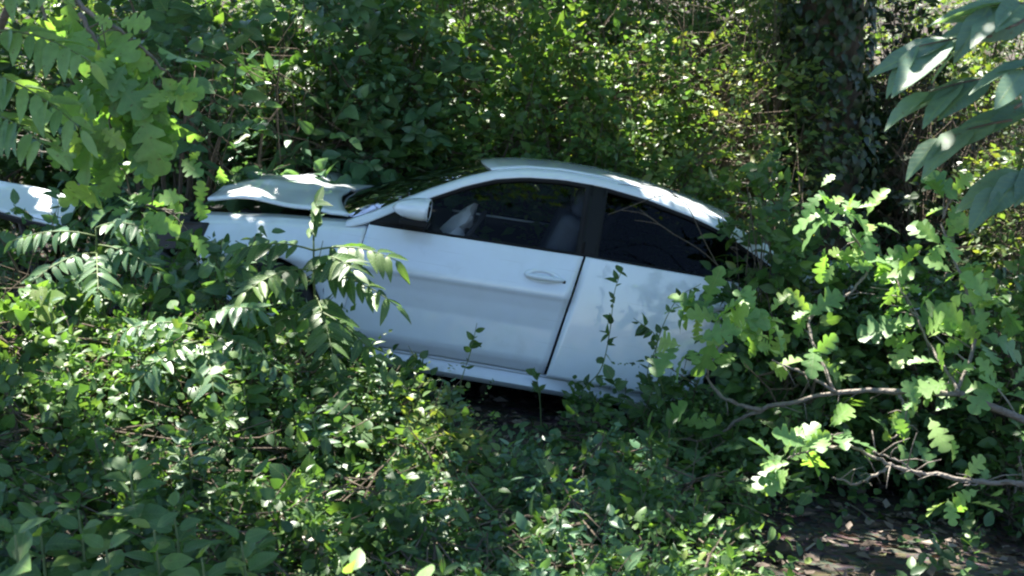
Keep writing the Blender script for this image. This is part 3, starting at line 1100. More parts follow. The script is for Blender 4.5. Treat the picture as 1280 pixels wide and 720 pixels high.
for sy in (-0.37, 0.37):
    st = link('front_seat', None, car)
    st.location = (2.10, sy, 0.30)
    def cushion(c, s, rot, nm, par):
        me = MB().box((0, 0, 0), s).build(nm, M['seat'], par, bevel=min(s) * 0.36)
        me.location = c
        me.rotation_euler = (0, rot, 0)
        me.modifiers['bevel'].segments = 4
        return me
    cushion((0.0, 0, 0.20), (0.52, 0.50, 0.20), R(-8), 'seat_cushion', st)
    cushion((0.34, 0, 0.52), (0.17, 0.48, 0.66), R(18), 'backrest', st)
    cushion((0.47, 0, 0.92), (0.11, 0.27, 0.18), R(12), 'headrest', st)
rs = link('rear_seat', None, car)
rs.location = (3.15, 0, 0.30)
cushion((0.0, 0, 0.20), (0.50, 1.25, 0.20), R(-8), 'seat_cushion', rs)
cushion((0.32, 0, 0.48), (0.16, 1.25, 0.60), R(24), 'backrest', rs)
MB().box((3.72, 0, 0.97), (0.50, 1.20, 0.03)).build('parcel_shelf', M['seat'], car)
bl = MB()
a = np.array([2.74, -0.64, 1.26]); b = np.array([2.60, -0.72, 0.93])
bl.add([a + [0, 0, 0], a + [0.045, 0.012, 0], b + [0.045, 0.012, 0], b], [(0, 1, 2, 3)])
bl.build('seat_belt', M['belt'], car, solid=0.004)

# torn-off panel ahead of the nose
pb = at(30, 262, 6.9)
pb[2] = float(gz(pb[0], pb[1]))
pc = at(10, 212, 6.95)
pan = thing('car_wreckage', pb, 'loose white painted car body panel caught in the brush ahead of the wrecked nose', 'wreckage')
rows = []
for q in np.linspace(0, 1, 22):
    line = []
    for s in np.linspace(0, 1, 12):
        x = -0.66 + 1.06 * q
        y = 0.10 * math.cos(s * 2.2) - 0.16 * q * q
        z = -0.085 * s - 0.14 * q + 0.03 * math.sin(4 * q) - 0.05 * q * s
        line.append([x, y - 0.12 * s, z + 0.01 * math.sin(9 * q + 5 * s)])
    rows.append(line)
rows = np.array(rows) + (pc - pb)
MB().grid(rows).build('skin', M['paint'], pan, solid=0.012)
lw = rows[:, -1] + np.array([0, 0.03, -0.02])
MB().tube(lw, 0.03, 6).build('lower_edge', M['plastic'], pan)
MB().tube(np.array([lw[6], lw[6] * 0.5 + np.array([0, 0.02, 0.0]), [-0.05, 0.05, -0.05]]), 0.018, 6).build('bracket', M['metal'], pan)
MB().tube(np.array([lw[16], lw[16] * 0.5 + np.array([0.05, 0.02, 0.0]), [0.12, 0.05, -0.08]]), 0.018, 6).build('bracket', M['metal'], pan)
#=====PART3=====
# ------------------------------------------------------------------ openings in the leaf cover that let sun patches down
for px, py, Y, r in [
    (840, 240, 7.0, 0.26), (795, 236, 7.0, 0.18), (318, 290, 6.85, 0.15), (300, 225, 7.8, 0.24), (395, 240, 7.6, 0.26), (475, 292, 6.7, 0.07), (60, 235, 6.95, 0.16),
    (95, 440, 5.5, 0.36), (60, 395, 5.6, 0.22), (135, 505, 5.1, 0.22), (225, 440, 5.3, 0.16), (345, 395, 5.5, 0.12), (10, 400, 5.6, 0.16), (250, 480, 5.0, 0.13), 
    (500, 545, 5.2, 0.26), (545, 600, 4.9, 0.18), (470, 500, 5.5, 0.14), (700, 650, 4.5, 0.16), (895, 685, 4.3, 0.16), (660, 665, 4.4, 0.10), (935, 655, 4.6, 0.10), (820, 555, 5.3, 0.08), (800, 630, 4.6, 0.09),
    (985, 580, 4.75, 0.22), (1035, 550, 4.75, 0.16), (1190, 612, 4.65, 0.14), (1050, 262, 5.75, 0.32), (965, 400, 5.6, 0.12), (905, 400, 5.55, 0.12), (1030, 325, 5.8, 0.14), (1110, 590, 4.7, 0.14), (1180, 330, 5.6, 0.10), (1150, 540, 5.3, 0.10),
    (150, 258, 4.6, 0.14), (185, 180, 4.6, 0.14), (60, 60, 4.4, 0.15), (210, 90, 4.6, 0.10), (440, 700, 3.1, 0.22), (390, 705, 4.4, 0.20), (240, 662, 4.6, 0.12),
    (345, 150, 8.6, 0.40), (430, 55, 8.8, 0.25), (600, 70, 9.2, 0.30), (700, 55, 9.3, 0.3), (835, 100, 9.6, 0.6), (640, 140, 9.0, 0.25), (920, 130, 9.0, 0.4), (880, 20, 9.8, 0.4), (950, 220, 7.6, 0.3), (820, 200, 8.5, 0.22), (560, 130, 8.9, 0.15),
    (1240, 255, 9.0, 0.6), (1205, 60, 10.5, 0.4), (1245, 110, 10.0, 0.3), (480, 5, 8.0, 0.15), (1210, 290, 6.4, 0.15), (1250, 350, 6.0, 0.14)]:
    GAPS.append((at(px, py, Y), r))
    if py > 370 and Y < 5.9:
        GAPS.append((at(px, py, Y - 0.32), r * 0.85))

# ------------------------------------------------------------------ litter on the forest floor
n = 26000
x = rng.uniform(-4.5, 6.5, n)
y = np.concatenate([rng.uniform(2.2, 9, n // 2), rng.uniform(9, 19, n - n // 2)])
p = np.stack([x, y, gz(x, y) + rng.uniform(0.004, 0.03, n)], -1)
a = nrm(np.stack([rng.normal(size=n), rng.normal(size=n), rng.normal(0, 0.25, n)], -1))
nn = np.array([0, 0, 1.0]) + rng.normal(0, 0.35, (n, 3))
nn = nrm(nn - a * (nn * a).sum(1, keepdims=True))
lit = leaves_mesh('leaf_litter', [p, a, nn, rng.uniform(0.04, 0.10, n)], 'kite', 'leaf_dead', None, np.zeros(3), gap=False)
tag(lit, 'brown dead leaves strewn over the forest floor', 'leaf litter')

# ------------------------------------------------------------------ trees: trunk, limbs, unseen crowns placed overhead to cast dappled shade
def tree(x, y, r, h, crowns, label, group=None, mat='leaf_mid', lean=(0, 0), nleaf=9000, size=0.12, ivy=0, name='tree'):
    b = on_ground(x, y)
    t = thing(name, b, label, 'tree', group)
    pts = spline([b * 0 + [0, 0, -0.2], [lean[0] * .15, lean[1] * .15, h * .25], [lean[0] * .5 + 0.05, lean[1] * .5, h * .6], [lean[0], lean[1], h]], 16)
    mb = MB()
    rr = np.linspace(r, r * 0.3, 16)
    rr[0] *= 1.45
    rr[1] *= 1.12
    th = np.linspace(0, 2 * math.pi, 18, endpoint=False)
    rings = []
    for i in range(16):
        w = rr[i] * (1 + 0.10 * np.sin(3 * th + i * 0.25) + 0.05 * np.sin(7 * th + i * 0.5))
        rings.append(np.stack([pts[i][0] + w * np.cos(th), pts[i][1] + w * np.sin(th), pts[i][2] + 0 * th], -1))
    mb.grid(np.array(rings), closed=True)
    mb.build('trunk', M['bark'], t, ang=180)
    Ls = []
    for cx, cy, cz, rx, ry, rz in crowns:
        c = np.array([cx, cy, cz])
        s = pts[int(rng.integers(8, 15))]
        e = c - b
        MB().tube(spline([s, s * 0.5 + e * 0.5 + [0, 0, 0.3], e], 9), np.linspace(r * 0.35, 0.02, 9), 7).build('limb', M['bark'], t, ang=180)
        m = max(10, nleaf // len(crowns) // 9)
        # clumps inside the crown
        cl = nrm(rng.normal(size=(26, 3))) * rng.random((26, 1)) ** 0.4
        o = c + (cl[rng.integers(26, size=m)] + rng.normal(0, 0.13, (m, 3))) * np.array([rx, ry, rz])
        d = nrm(rng.normal(size=(m, 3)) * [1, 1, 0.5])
        Ls.append(sprays(o, d, 0.45, 9, size, (0, 0, 1), 0.5))
    leaves_mesh('crown', join(*Ls), 'kite', mat, t, b)
    if ivy:
        k = ivy
        z = rng.uniform(0.0, 4.4, k)
        fi = z / h * 15
        i0 = np.clip(fi.astype(int), 0, 14)
        f = (fi - i0)[:, None]
        ctr = b + pts[i0] * (1 - f) + pts[i0 + 1] * f
        rad = rr[i0] + 0.03 + 0.07 * rng.random(k)
        an = rng.uniform(0, 2 * math.pi, k)
        outd = np.stack([np.cos(an), np.sin(an), 0 * an], -1)
        P = ctr + outd * rad[:, None]
        P[:, 2] = b[2] + z
        A = nrm(np.stack([rng.normal(0, .5, k), rng.normal(0, .5, k), -1 + rng.normal(0, .4, k)], -1) + 0.3 * outd)
        N = outd + rng.normal(0, 0.35, (k, 3)) + [0, 0, 0.4]
        N = nrm(N - A * (N * A).sum(1, keepdims=True))
        leaves_mesh('ivy', [P, A, N, rng.uniform(0.05, 0.10, k)], 'broad', 'leaf_ivy_shade', t, b)
    return t


tk = at(1030, 200, 9.4)
tree(tk[0], tk[1], 0.31, 9.5, [(2.2, 10.5, 7.2, 2.0, 1.8, 1.3), (3.6, 9.4, 6.4, 1.6, 1.6, 1.1), (0.8, 9.3, 6.3, 1.6, 1.5, 1.0), (2.6, 8.0, 5.6, 1.5, 1.3, 0.9), (1.6, 12.2, 6.3, 1.8, 1.4, 0.8), (-0.2, 13.2, 6.6, 1.8, 1.4, 0.8), (3.3, 12.4, 6.6, 1.8, 1.4, 0.8), (1.0, 11.0, 5.4, 1.6, 1.0, 0.6)],
     'thick dark tree trunk wrapped in ivy standing behind the rear of the car', mat='leaf_dark', nleaf=46000, ivy=4200, name='ivy_tree')  # outer crown clumps added to shade and dapple the thicket
tk = at(1420, 60, 12.4)
tree(tk[0], tk[1], 0.20, 10, [(5.5, 13.2, 7.0, 1.9, 1.9, 1.4), (4.2, 11.5, 6.0, 1.6, 1.5, 1.2), (6.0, 11.0, 5.4, 1.5, 1.5, 1.0)],
     'dark bare-stemmed tree standing off to the right of the ivy-wrapped trunk', mat='leaf_dark', nleaf=9000, name='forest_tree')
for (x_, y_, cr) in [(-4.9, 9.6, [(-4.2, 9.8, 6.6, 2, 1.8, 1.3), (-2.6, 9.0, 5.8, 1.6, 1.5, 1.0), (-3.6, 7.4, 5.2, 1.5, 1.3, 0.9), (-2.4, 11.0, 7.2, 1.8, 1.7, 1.2)]),
                     (-0.7, 12.6, [(-0.6, 12.4, 7.6, 2, 1.9, 1.4), (0.9, 11.6, 6.8, 1.6, 1.5, 1.1), (-0.8, 10.2, 6.0, 1.7, 1.5, 1.0), (-0.6, 8.7, 4.7, 1.5, 1.1, 0.6), (1.4, 9.0, 4.6, 1.4, 1.1, 0.6), (-1.0, 8.0, 5.1, 1.5, 0.9, 0.5), (0.7, 8.1, 5.4, 1.6, 0.9, 0.5), (0.4, 10.6, 5.0, 2.0, 1.3, 0.6)]),
                     ]:
    tree(x_, y_, 0.16, 9, cr, 'slender woodland tree with its crown high above the undergrowth', 'woodland trees behind the car', mat='leaf_mid', nleaf=33000, name='woodland_tree')  # low crown clumps added to keep stray sun off the car
tree(5.2, 6.6, 0.15, 7.5, [(4.4, 6.8, 5.4, 1.7, 1.6, 1.1), (2.9, 6.6, 4.9, 1.4, 1.3, 0.8), (4.6, 5.0, 4.7, 1.4, 1.3, 0.8), (1.5, 6.7, 5.3, 1.3, 1.2, 0.7), (1.1, 5.2, 5.0, 1.2, 0.9, 0.5), (2.4, 8.0, 5.0, 1.3, 1.1, 0.6)],
     'unseen tree out at the right whose low crown overhangs and shades the oak saplings', mat='leaf_oak', nleaf=19000, name='overhanging_tree')  # out of view; crown clumps placed to shade the oaks and hickory
tree(-4.3, 5.2, 0.13, 7.0, [(-3.2, 5.6, 5.2, 1.6, 1.5, 0.9), (-1.6, 6.0, 4.9, 1.4, 1.2, 0.7), (-3.0, 4.0, 4.6, 1.3, 1.2, 0.7), (0.2, 6.9, 5.2, 1.4, 1.2, 0.7)],
     'unseen tree out at the left whose low crown overhangs and shades the brush', mat='leaf_oak', nleaf=15000, name='overhanging_tree')  # out of view; crown placed to shade the near brush

# ------------------------------------------------------------------ far wood, one mass
n = 17000
x = rng.uniform(-9, 11, n)
y = rng.uniform(12.0, 22, n)
z = gz(x, y) + rng.random(n) ** 1.2 * 5.0
cl = (np.sin(x * 1.9 + 0.8 * y) + np.sin(z * 2.3 + x) + np.sin(y * 1.3 - z)) > -0.5
o = np.stack([x, y, z], -1)[cl]
L = sprays(o, nrm(rng.normal(size=(len(o), 3)) * [1, 1, 0.5]), 0.40, 8, 0.085, (0, -0.3, 0.9), 0.6)
fw = leaves_mesh('far_wood', L, 'kite', 'leaf_olive', None, np.zeros(3), gap=False)
tag(fw, 'sunlit leaves of the wood far behind the thicket', 'woodland')

# ------------------------------------------------------------------ thicket behind the car
def bush(px, ptop, Y, wpx, size, mat, label, cat, group, dens=1.0, kind='kite', nsep=0, depth=None, **kw):
    """a bush whose middle stands at distance Y, topping out at row ptop, wpx wide"""
    c = at(px, ptop, Y)
    g = float(gz(c[0], c[1]))
    H = max(0.25, c[2] - g)
    Rx = wpx / 2 / FPX * Y
    Ry = depth if depth else min(Rx * 0.8, 0.8)
    area = 4 * (Rx * H + Ry * H + Rx * Ry)
    nt = int(dens * area / (8 * size * size * 0.3) * 0.62)
    nt = max(12, min(nt, 1500))
    return shrub(cat.replace(' ', '_'), (c[0], c[1], g), H, Rx, Ry, nt, 8, size, mat, label, cat, group, kind=kind, nsep=nsep, **kw)


G_ = 'shrubs of the thicket behind the car'
LB = {'leaf_dark': 'dark green shrub in the shaded thicket behind the hood and windscreen', 'leaf_mid': 'mid-green fine-leaved shrub in the thicket behind the car roof',
      'leaf_olive': 'olive-green small-leaved shrub flecked with sun in the thicket near the ivy trunk', 'leaf_blue': 'bluish broad-leaved shrub in the thicket behind the hood'}
for px, pt, Y, w, s, mt in [(300, -40, 9.0, 330, 0.085, 'leaf_dark'), (430, -20, 9.4, 300, 0.095, 'leaf_dark'), (540, -50, 9.2, 300, 0.081, 'leaf_mid'), (640, -40, 9.6, 280, 0.068, 'leaf_olive'),
                            (740, -50, 9.3, 270, 0.074, 'leaf_mid'), (850, -60, 9.9, 260, 0.065, 'leaf_olive'), (930, -40, 9.2, 210, 0.061, 'leaf_olive'), (620, 20, 10.4, 380, 0.081, 'leaf_mid'), (240, -10, 10.0, 360, 0.08, 'leaf_dark'),
                            (60, -20, 9.3, 330, 0.09, 'leaf_dark'), (-60, 40, 8.6, 260, 0.08, 'leaf_dark'), (425, 70, 8.7, 260, 0.081, 'leaf_dark'), (560, 100, 8.8, 240, 0.068, 'leaf_mid'), (700, 100, 8.7, 230, 0.061, 'leaf_mid'), (810, 120, 8.5, 210, 0.061, 'leaf_olive'), (340, 60, 8.5, 120, 0.074, 'leaf_olive'),
                            (265, 20, 8.4, 120, 0.11, 'leaf_blue'), (480, -40, 8.6, 170, 0.10, 'leaf_blue'), (370, -60, 8.3, 200, 0.10, 'leaf_blue'), (200, -60, 7.8, 240, 0.11, 'leaf_blue')]:
    lo_ = 0.5 if (pt < 0 and Y < 8.7) else 0.08
    bush(px, pt, Y, w, s, mt, LB[mt], 'shrub', G_, dens=0.5, stems=9, twl=0.32, kind='ovate' if s > 0.075 else 'kite', nsep=60 if s > 0.09 else 0, fine=0.45)
for px, pt, Y, w, s, mt in [(1250, 0, 10.8, 260, 0.055, 'leaf_olive'), (1330, 100, 9.0, 240, 0.055, 'leaf_olive')]:
    bush(px, pt, Y, w, s, mt, 'loose shrub over sunlit leaf litter in the wood right of the ivy-wrapped trunk', 'shrub', 'shrubs right of the trunk', dens=0.42, stems=9, twl=0.3)

for px, pt, Y, w, s, mt in [(420, -90, 11.5, 420, 0.075, 'leaf_mid'), (640, -90, 11.8, 420, 0.07, 'leaf_mid'), (830, -100, 12.0, 400, 0.065, 'leaf_mid'), (960, -90, 11.4, 280, 0.06, 'leaf_mid'), (170, -80, 11.4, 420, 0.08, 'leaf_mid')]:
    bush(px, pt, Y, w, s, mt, 'tall shrub deep in the wood seen only through gaps in the thicket', 'shrub', 'tall shrubs deep in the wood', dens=0.5, stems=9, twl=0.35, depth=0.9)
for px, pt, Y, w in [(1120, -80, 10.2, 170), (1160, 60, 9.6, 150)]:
    bush(px, pt, Y, w, 0.075, 'leaf_ivy_shade', 'shrub with leaves coloured almost black for the deep shade beside the ivy-wrapped trunk', 'shrub', 'shrubs darkened for the shade beside the trunk', dens=0.9, stems=9, twl=0.3)  # near-black leaf colour stands in for the black shade beside the trunk
# shrubs that hide the tail of the car
bush(962, 200, 6.45, 88, 0.065, 'leaf_dark', 'drooping leafy shrub hanging over the rear side window of the car', 'shrub', None, dens=0.9, kind='ovate', nsep=120, twl=0.2, depth=0.22)
bush(990, 325, 6.5, 110, 0.06, 'leaf_olive', 'olive-leaved shrub with bare stems hiding the trunk lid of the car', 'shrub', None, dens=0.7, kind='ovate', nsep=110, twl=0.22, depth=0.3)
bush(985, 410, 6.1, 110, 0.06, 'leaf_dark', 'dark bush pressed against the rear wheel of the car', 'shrub', None, dens=0.9, kind='ovate', nsep=110, twl=0.22, depth=0.25)
bush(1100, 350, 6.6, 170, 0.065, 'leaf_mid', 'green bush around the tail of the car behind the forked oak limbs', 'shrub', None, dens=0.8, kind='ovate', nsep=110, twl=0.24, depth=0.3)
bush(880, 490, 6.15, 100, 0.055, 'leaf_dark', 'low leafy bush under the rear end of the rear door', 'shrub', None, dens=0.9, kind='ovate', nsep=90, twl=0.2, depth=0.2)
bush(790, 175, 8.45, 250, 0.05, 'leaf_mid', 'small-leaved shrub spilling over the far edge of the car roof', 'shrub', None, dens=0.7, kind='ovate', nsep=80, twl=0.24, depth=0.35)

bush(1045, 318, 6.5, 170, 0.06, 'leaf_dark', 'dark bush swallowing the trunk lid of the car', 'shrub', None, dens=1.0, kind='ovate', nsep=120, twl=0.22, depth=0.3, fine=0.5)
bush(1150, 330, 6.5, 190, 0.06, 'leaf_dark', 'dark bush just past the tail of the car', 'shrub', None, dens=1.0, kind='ovate', nsep=120, twl=0.22, depth=0.3, fine=0.5)
bush(862, 440, 6.1, 80, 0.05, 'leaf_dark', 'loose see-through bush with dark leaves in front of the rear door', 'shrub', None, dens=0.2, kind='ovate', nsep=90, twl=0.22, depth=0.15, stems=5)

# ------------------------------------------------------------------ brush between the standpoint and the car
GL = 'leafy bushes crowding the front of the car'
LL2 = ['bluish bush in front of the loose white panel', 'dark green bush between the loose white panel and the fender', 'bluish bush hiding the front wheel of the car', 'fresh green bush ahead of the loose white panel', 'small dark bush against the lower front corner of the front door']
LL = {'leaf_blue': 'bluish-green leafy bush crowding the crumpled front end of the car', 'leaf_dark': 'dark green leafy bush crowding the crumpled front end of the car', 'leaf_mid': 'fresh green leafy bush ahead of the wrecked nose'}
for px, pt, Y, w, s, mt, sep in [(60, 268, 6.0, 240, 0.075, 'leaf_blue', 150), (195, 300, 6.0, 170, 0.07, 'leaf_dark', 110), (285, 312, 5.9, 240, 0.075, 'leaf_blue', 200), (-40, 300, 5.4, 220, 0.075, 'leaf_mid', 120), (378, 385, 6.0, 90, 0.06, 'leaf_dark', 80)]:
    bush(px, pt, Y, w, s, mt, LL2.pop(0), 'bush', GL, dens=0.5, kind=['ovate', 'lance', 'broad'][px % 3], nsep=sep, fine=0.5, fine_mat='leaf_mid', twl=0.24, depth=0.45)
GM = 'bramble mounds in front of the car'
LM2 = ['light green bramble mound catching sun below the loose white panel', 'light green bramble mound around the low pale sumac', 'dark bramble mound at the foot of the feathery sumac before the fender',
       'dark bramble mound behind the tallest pokeweed', 'dark bramble mound directly behind the pokeweed shoots', 'dark bramble mound between the low sumac and the yellowish mound',
       'small dark bramble mound against the front end of the sill', 'yellowish-green bramble mound below the front door', 'low dark bramble mound among the pokeweed stems',
       'dark bramble mound behind the pale milkweed', 'dark bramble mound before the black gap under the car', 'light green low bramble mound beside the pale stones']
LM = {'leaf_dark': 'dark tangled bramble mound in the brush before the car', 'leaf_mid': 'light green bramble mound catching sun in the brush before the car', 'leaf_olive': 'yellowish-green bramble mound below the front door'}
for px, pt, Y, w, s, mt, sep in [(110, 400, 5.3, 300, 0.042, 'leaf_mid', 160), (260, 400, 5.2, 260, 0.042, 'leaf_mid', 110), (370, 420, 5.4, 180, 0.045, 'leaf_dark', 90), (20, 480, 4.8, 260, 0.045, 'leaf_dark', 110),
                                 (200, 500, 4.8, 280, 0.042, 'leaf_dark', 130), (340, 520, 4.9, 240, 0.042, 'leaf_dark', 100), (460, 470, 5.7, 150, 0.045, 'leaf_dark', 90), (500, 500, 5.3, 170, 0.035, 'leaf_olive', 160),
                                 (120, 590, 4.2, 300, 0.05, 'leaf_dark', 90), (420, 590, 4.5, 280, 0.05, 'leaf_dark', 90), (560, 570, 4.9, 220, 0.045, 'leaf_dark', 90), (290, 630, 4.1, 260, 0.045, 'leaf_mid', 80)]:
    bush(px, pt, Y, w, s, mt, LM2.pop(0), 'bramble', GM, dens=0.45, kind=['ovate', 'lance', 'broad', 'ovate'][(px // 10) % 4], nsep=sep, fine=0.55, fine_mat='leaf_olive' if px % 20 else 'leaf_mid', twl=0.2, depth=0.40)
GR = 'low ground vines below the rear door'
LR2 = ['dark vine mound tucked under the middle of the rear door', 'bluish vine mound before the black gap under the car', 'dark vine mound under the rear end of the rear door', 'dark vine mound below the forked oak limb',
       'bluish vine mound beside the pale milkweed', 'dark vine mound catching small sun flecks before the rear door', 'fresh green sunlit vine mound at the edge of the leaf litter', 'low dark vine mound just behind the milkweed leaves',
       'fresh green vine mound at the near corner of the leaf litter', 'bluish vine mound at the near edge below the rear door', 'dark vine mound at the far edge of the leaf litter']
LR = {'leaf_dark': 'low dark vine mound spreading on the ground below the rear door', 'leaf_blue': 'low bluish-green vine mound in the shade before the car', 'leaf_mid': 'low fresh green vine mound beside the bare leaf litter'}
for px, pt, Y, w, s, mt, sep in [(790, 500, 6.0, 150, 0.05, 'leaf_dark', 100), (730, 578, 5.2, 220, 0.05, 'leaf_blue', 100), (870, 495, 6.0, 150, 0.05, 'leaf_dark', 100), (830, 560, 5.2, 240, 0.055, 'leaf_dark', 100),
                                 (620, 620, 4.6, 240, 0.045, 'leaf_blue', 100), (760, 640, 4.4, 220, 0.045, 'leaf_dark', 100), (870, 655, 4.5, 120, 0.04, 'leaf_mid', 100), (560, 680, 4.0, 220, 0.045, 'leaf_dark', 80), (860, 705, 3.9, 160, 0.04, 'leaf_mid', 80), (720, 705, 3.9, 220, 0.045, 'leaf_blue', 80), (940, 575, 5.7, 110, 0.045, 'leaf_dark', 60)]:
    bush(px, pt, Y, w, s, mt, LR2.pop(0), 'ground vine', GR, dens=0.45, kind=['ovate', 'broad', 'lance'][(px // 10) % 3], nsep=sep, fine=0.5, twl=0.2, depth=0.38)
for px, pt, Y, w, s, mt, sep in [(1080, 480, 6.5, 220, 0.06, 'leaf_dark', 80), (1230, 430, 6.6, 240, 0.06, 'leaf_mid', 80), (1200, 350, 7.4, 220, 0.055, 'leaf_dark', 60), (1290, 330, 6.4, 160, 0.06, 'leaf_mid', 60), (980, 440, 6.6, 150, 0.055, 'leaf_dark', 60), (1290, 540, 6.0, 120, 0.05, 'leaf_dark', 60)]:
    bush(px, pt, Y, w, s, mt, {'leaf_dark': 'dark leafy bush behind the spreading oak limbs', 'leaf_mid': 'lighter green bush behind the spreading oak limbs'}[mt], 'bush', 'bushes behind the oak limbs', dens=0.55, kind='ovate', nsep=sep, twl=0.22, depth=0.4)
n_grass = 5200
x = rng.uniform(-4, 4, n_grass)
y = rng.uniform(3.0, 6.2, n_grass)
keep = ~((x > 0.85 + 0.25 * np.sin(4 * y)) & (y < 6.0)) & ~((np.abs(x) < 0.4) & (y > 5.5)) | (rng.random(n_grass) < 0.08)
x, y = x[keep], y[keep]
k = len(x)
p = np.stack([x, y, gz(x, y)], -1)
L = sprays(p, nrm(rng.normal(0, 0.45, (k, 3)) + [0, 0, 1]), 0.20, 5, 0.05, (0, -0.4, 0.85), 0.4)
gc = leaves_mesh('ground_cover', L, 'ovate', 'leaf_dark', None, np.zeros(3))
tag(gc, 'low leafy ground cover carpeting the floor in front of the car', 'ground cover')
#=====PART4=====
# ------------------------------------------------------------------ large-leaved plants, leaf by leaf
def cluster(px, py, Y, n, size, spread=0.10, d=(0, 0, 0.2), kind_bias=(0, -0.6, 0.7), jit=0.4, dy=0.12, fan=1.0):
    """n leaves fanning out from one twig end"""
    c = at(px, py, Y)
    A = nrm(nrm(rng.normal(size=(n, 3)) * [1, 0.6, 0.8]) * fan + np.array(d))
    P = c + A * spread * 0.35 * rng.random((n, 1)) + rng.normal(0, spread * 0.3, (n, 3))
    N = np.array(kind_bias) + rng.normal(0, jit, (n, 3))
    N = nrm(N - A * (N * A).sum(1, keepdims=True))
    return [P, A, N, size * np.clip(1 + rng.normal(0, 0.22, n), 0.55, 1.5)]


def limbs(paths, t, base, mat='limb_bark', name='limb', n=7):
    for pts, r0, r1 in paths:
        w = np.array([at(*q) for q in pts])
        w = w + rng.normal(0, 0.008, w.shape)
        s = spline(w, 6 * len(w)) - base
        s = s + rng.normal(0, 0.0035, s.shape)
        rad = np.linspace(r0, r1, len(s)) * (1 + 0.16 * rng.normal(size=len(s)).clip(-1, 1.5))
        mb = MB().tube(s, rad, n)
        for k in range(2, len(s) - 1, 3):
            d = nrm(rng.normal(size=3) * [1, 0.6, 1])
            l = rng.uniform(0.05, 0.16)
            mb.tube([s[k], s[k] + d * l * 0.5 + [0, 0, 0.012], s[k] + d * l], [0.0035, 0.0025, 0.0015], 4)
        mb.build(name, M[mat], t, ang=180)


UPB = (-0.2, -0.5, 0.85)
# oak sapling with the long bare-stemmed limb
b = on_ground(2.62, 5.6)
t = thing('oak_sapling', b, 'oak sapling reaching grey forked limbs and big lobed leaves past the car tail', 'oak sapling')
s0 = b + np.array([0, 0, -0.05])
MB().tube(spline([s0 - b, [-0.02, 0, 0.35], [-0.12, -0.1, 0.62], at(1200, 492, 5.35) - b], 14), np.linspace(0.026, 0.016, 14), 8).build('trunk', M['limb_bark'], t, ang=180)
limbs([([(1200, 492, 5.35), (1130, 493, 5.4), (1045, 491, 5.5), (950, 510, 5.6), (905, 540, 5.7), (868, 552, 5.75)], 0.016, 0.005),
       ([(1045, 491, 5.5), (1005, 468, 5.5), (968, 448, 5.5)], 0.009, 0.004),
       ([(950, 510, 5.6), (905, 498, 5.62), (886, 470, 5.65), (900, 430, 5.6)], 0.010, 0.004),
       ([(1045, 491, 5.5), (1010, 405, 5.7), (1060, 370, 5.75), (1090, 330, 5.8), (1055, 275, 5.75)], 0.009, 0.004),
       ([(1200, 492, 5.35), (1160, 420, 5.6), (1118, 345, 5.8)], 0.010, 0.004),
       ([(1200, 492, 5.35), (1215, 400, 5.5), (1180, 290, 5.6), (1190, 250, 5.6)], 0.010, 0.004),
       ([(1130, 493, 5.4), (1130, 530, 5.3), (1115, 550, 5.3)], 0.008, 0.004),
       ([(868, 552, 5.75), (845, 548, 5.75)], 0.006, 0.003)], t, b)
L = join(cluster(900, 405, 5.5, 11, 0.18, kind_bias=UPB), cluster(865, 425, 5.5, 8, 0.17, kind_bias=UPB), cluster(880, 380, 5.5, 6, 0.15, kind_bias=UPB), cluster(955, 395, 5.5, 5, 0.12, kind_bias=UPB), cluster(935, 440, 5.55, 6, 0.13), cluster(968, 448, 5.5, 5, 0.12),
         cluster(1055, 268, 5.75, 12, 0.15, d=(0, 0, 0.3), kind_bias=UPB, jit=0.2), cluster(1030, 252, 5.75, 7, 0.13, d=(-0.3, 0, 0.3), kind_bias=UPB, jit=0.2), cluster(1075, 285, 5.75, 6, 0.13, kind_bias=UPB, jit=0.2), cluster(1040, 320, 5.8, 7, 0.13), cluster(1090, 330, 5.8, 8, 0.14), cluster(1010, 400, 5.7, 7, 0.14, d=(0, 0, -0.3)), cluster(1020, 440, 5.6, 5, 0.13, d=(0, 0, -0.3)),
         cluster(1118, 345, 5.8, 7, 0.14), cluster(1100, 400, 5.7, 6, 0.15), cluster(1150, 420, 5.6, 8, 0.16), cluster(1115, 545, 5.3, 9, 0.14), cluster(1150, 520, 5.3, 7, 0.14), cluster(1180, 300, 5.6, 8, 0.14), cluster(1200, 350, 5.6, 8, 0.15),
         cluster(1220, 420, 5.5, 9, 0.16), cluster(1250, 380, 5.4, 8, 0.15), cluster(1190, 250, 5.6, 6, 0.13), cluster(845, 548, 5.75, 5, 0.15, d=(0, 0, -0.3)), cluster(1180, 470, 5.4, 8, 0.15), cluster(1250, 480, 5.3, 8, 0.15))
single_leaves(L, 'oak', 'leaf_oak', t, b)

b = on_ground(2.35, 4.5)
t = thing('oak_sapling', b, 'low oak shoot holding sunlit yellow-green lobed leaves above bare leaf litter', 'oak sapling')
MB().tube(spline([[0, 0, -0.05], [-0.03, 0.02, 0.2], at(1300, 606, 4.55) - b], 10), np.linspace(0.018, 0.012, 10), 7).build('trunk', M['twig'], t, ang=180)
limbs([([(1300, 606, 4.55), (1230, 603, 4.6), (1150, 590, 4.65), (1110, 582, 4.7), (1060, 556, 4.75), (1020, 548, 4.75)], 0.011, 0.005),
       ([(1110, 582, 4.7), (1075, 598, 4.7), (1040, 600, 4.7)], 0.007, 0.003),
       ([(1060, 556, 4.75), (1010, 565, 4.75), (985, 575, 4.75)], 0.006, 0.003),
       ([(1150, 590, 4.65), (1120, 574, 4.7), (1085, 566, 4.72)], 0.006, 0.003),
       ([(1230, 603, 4.6), (1205, 606, 4.6)], 0.005, 0.003)], t, b)
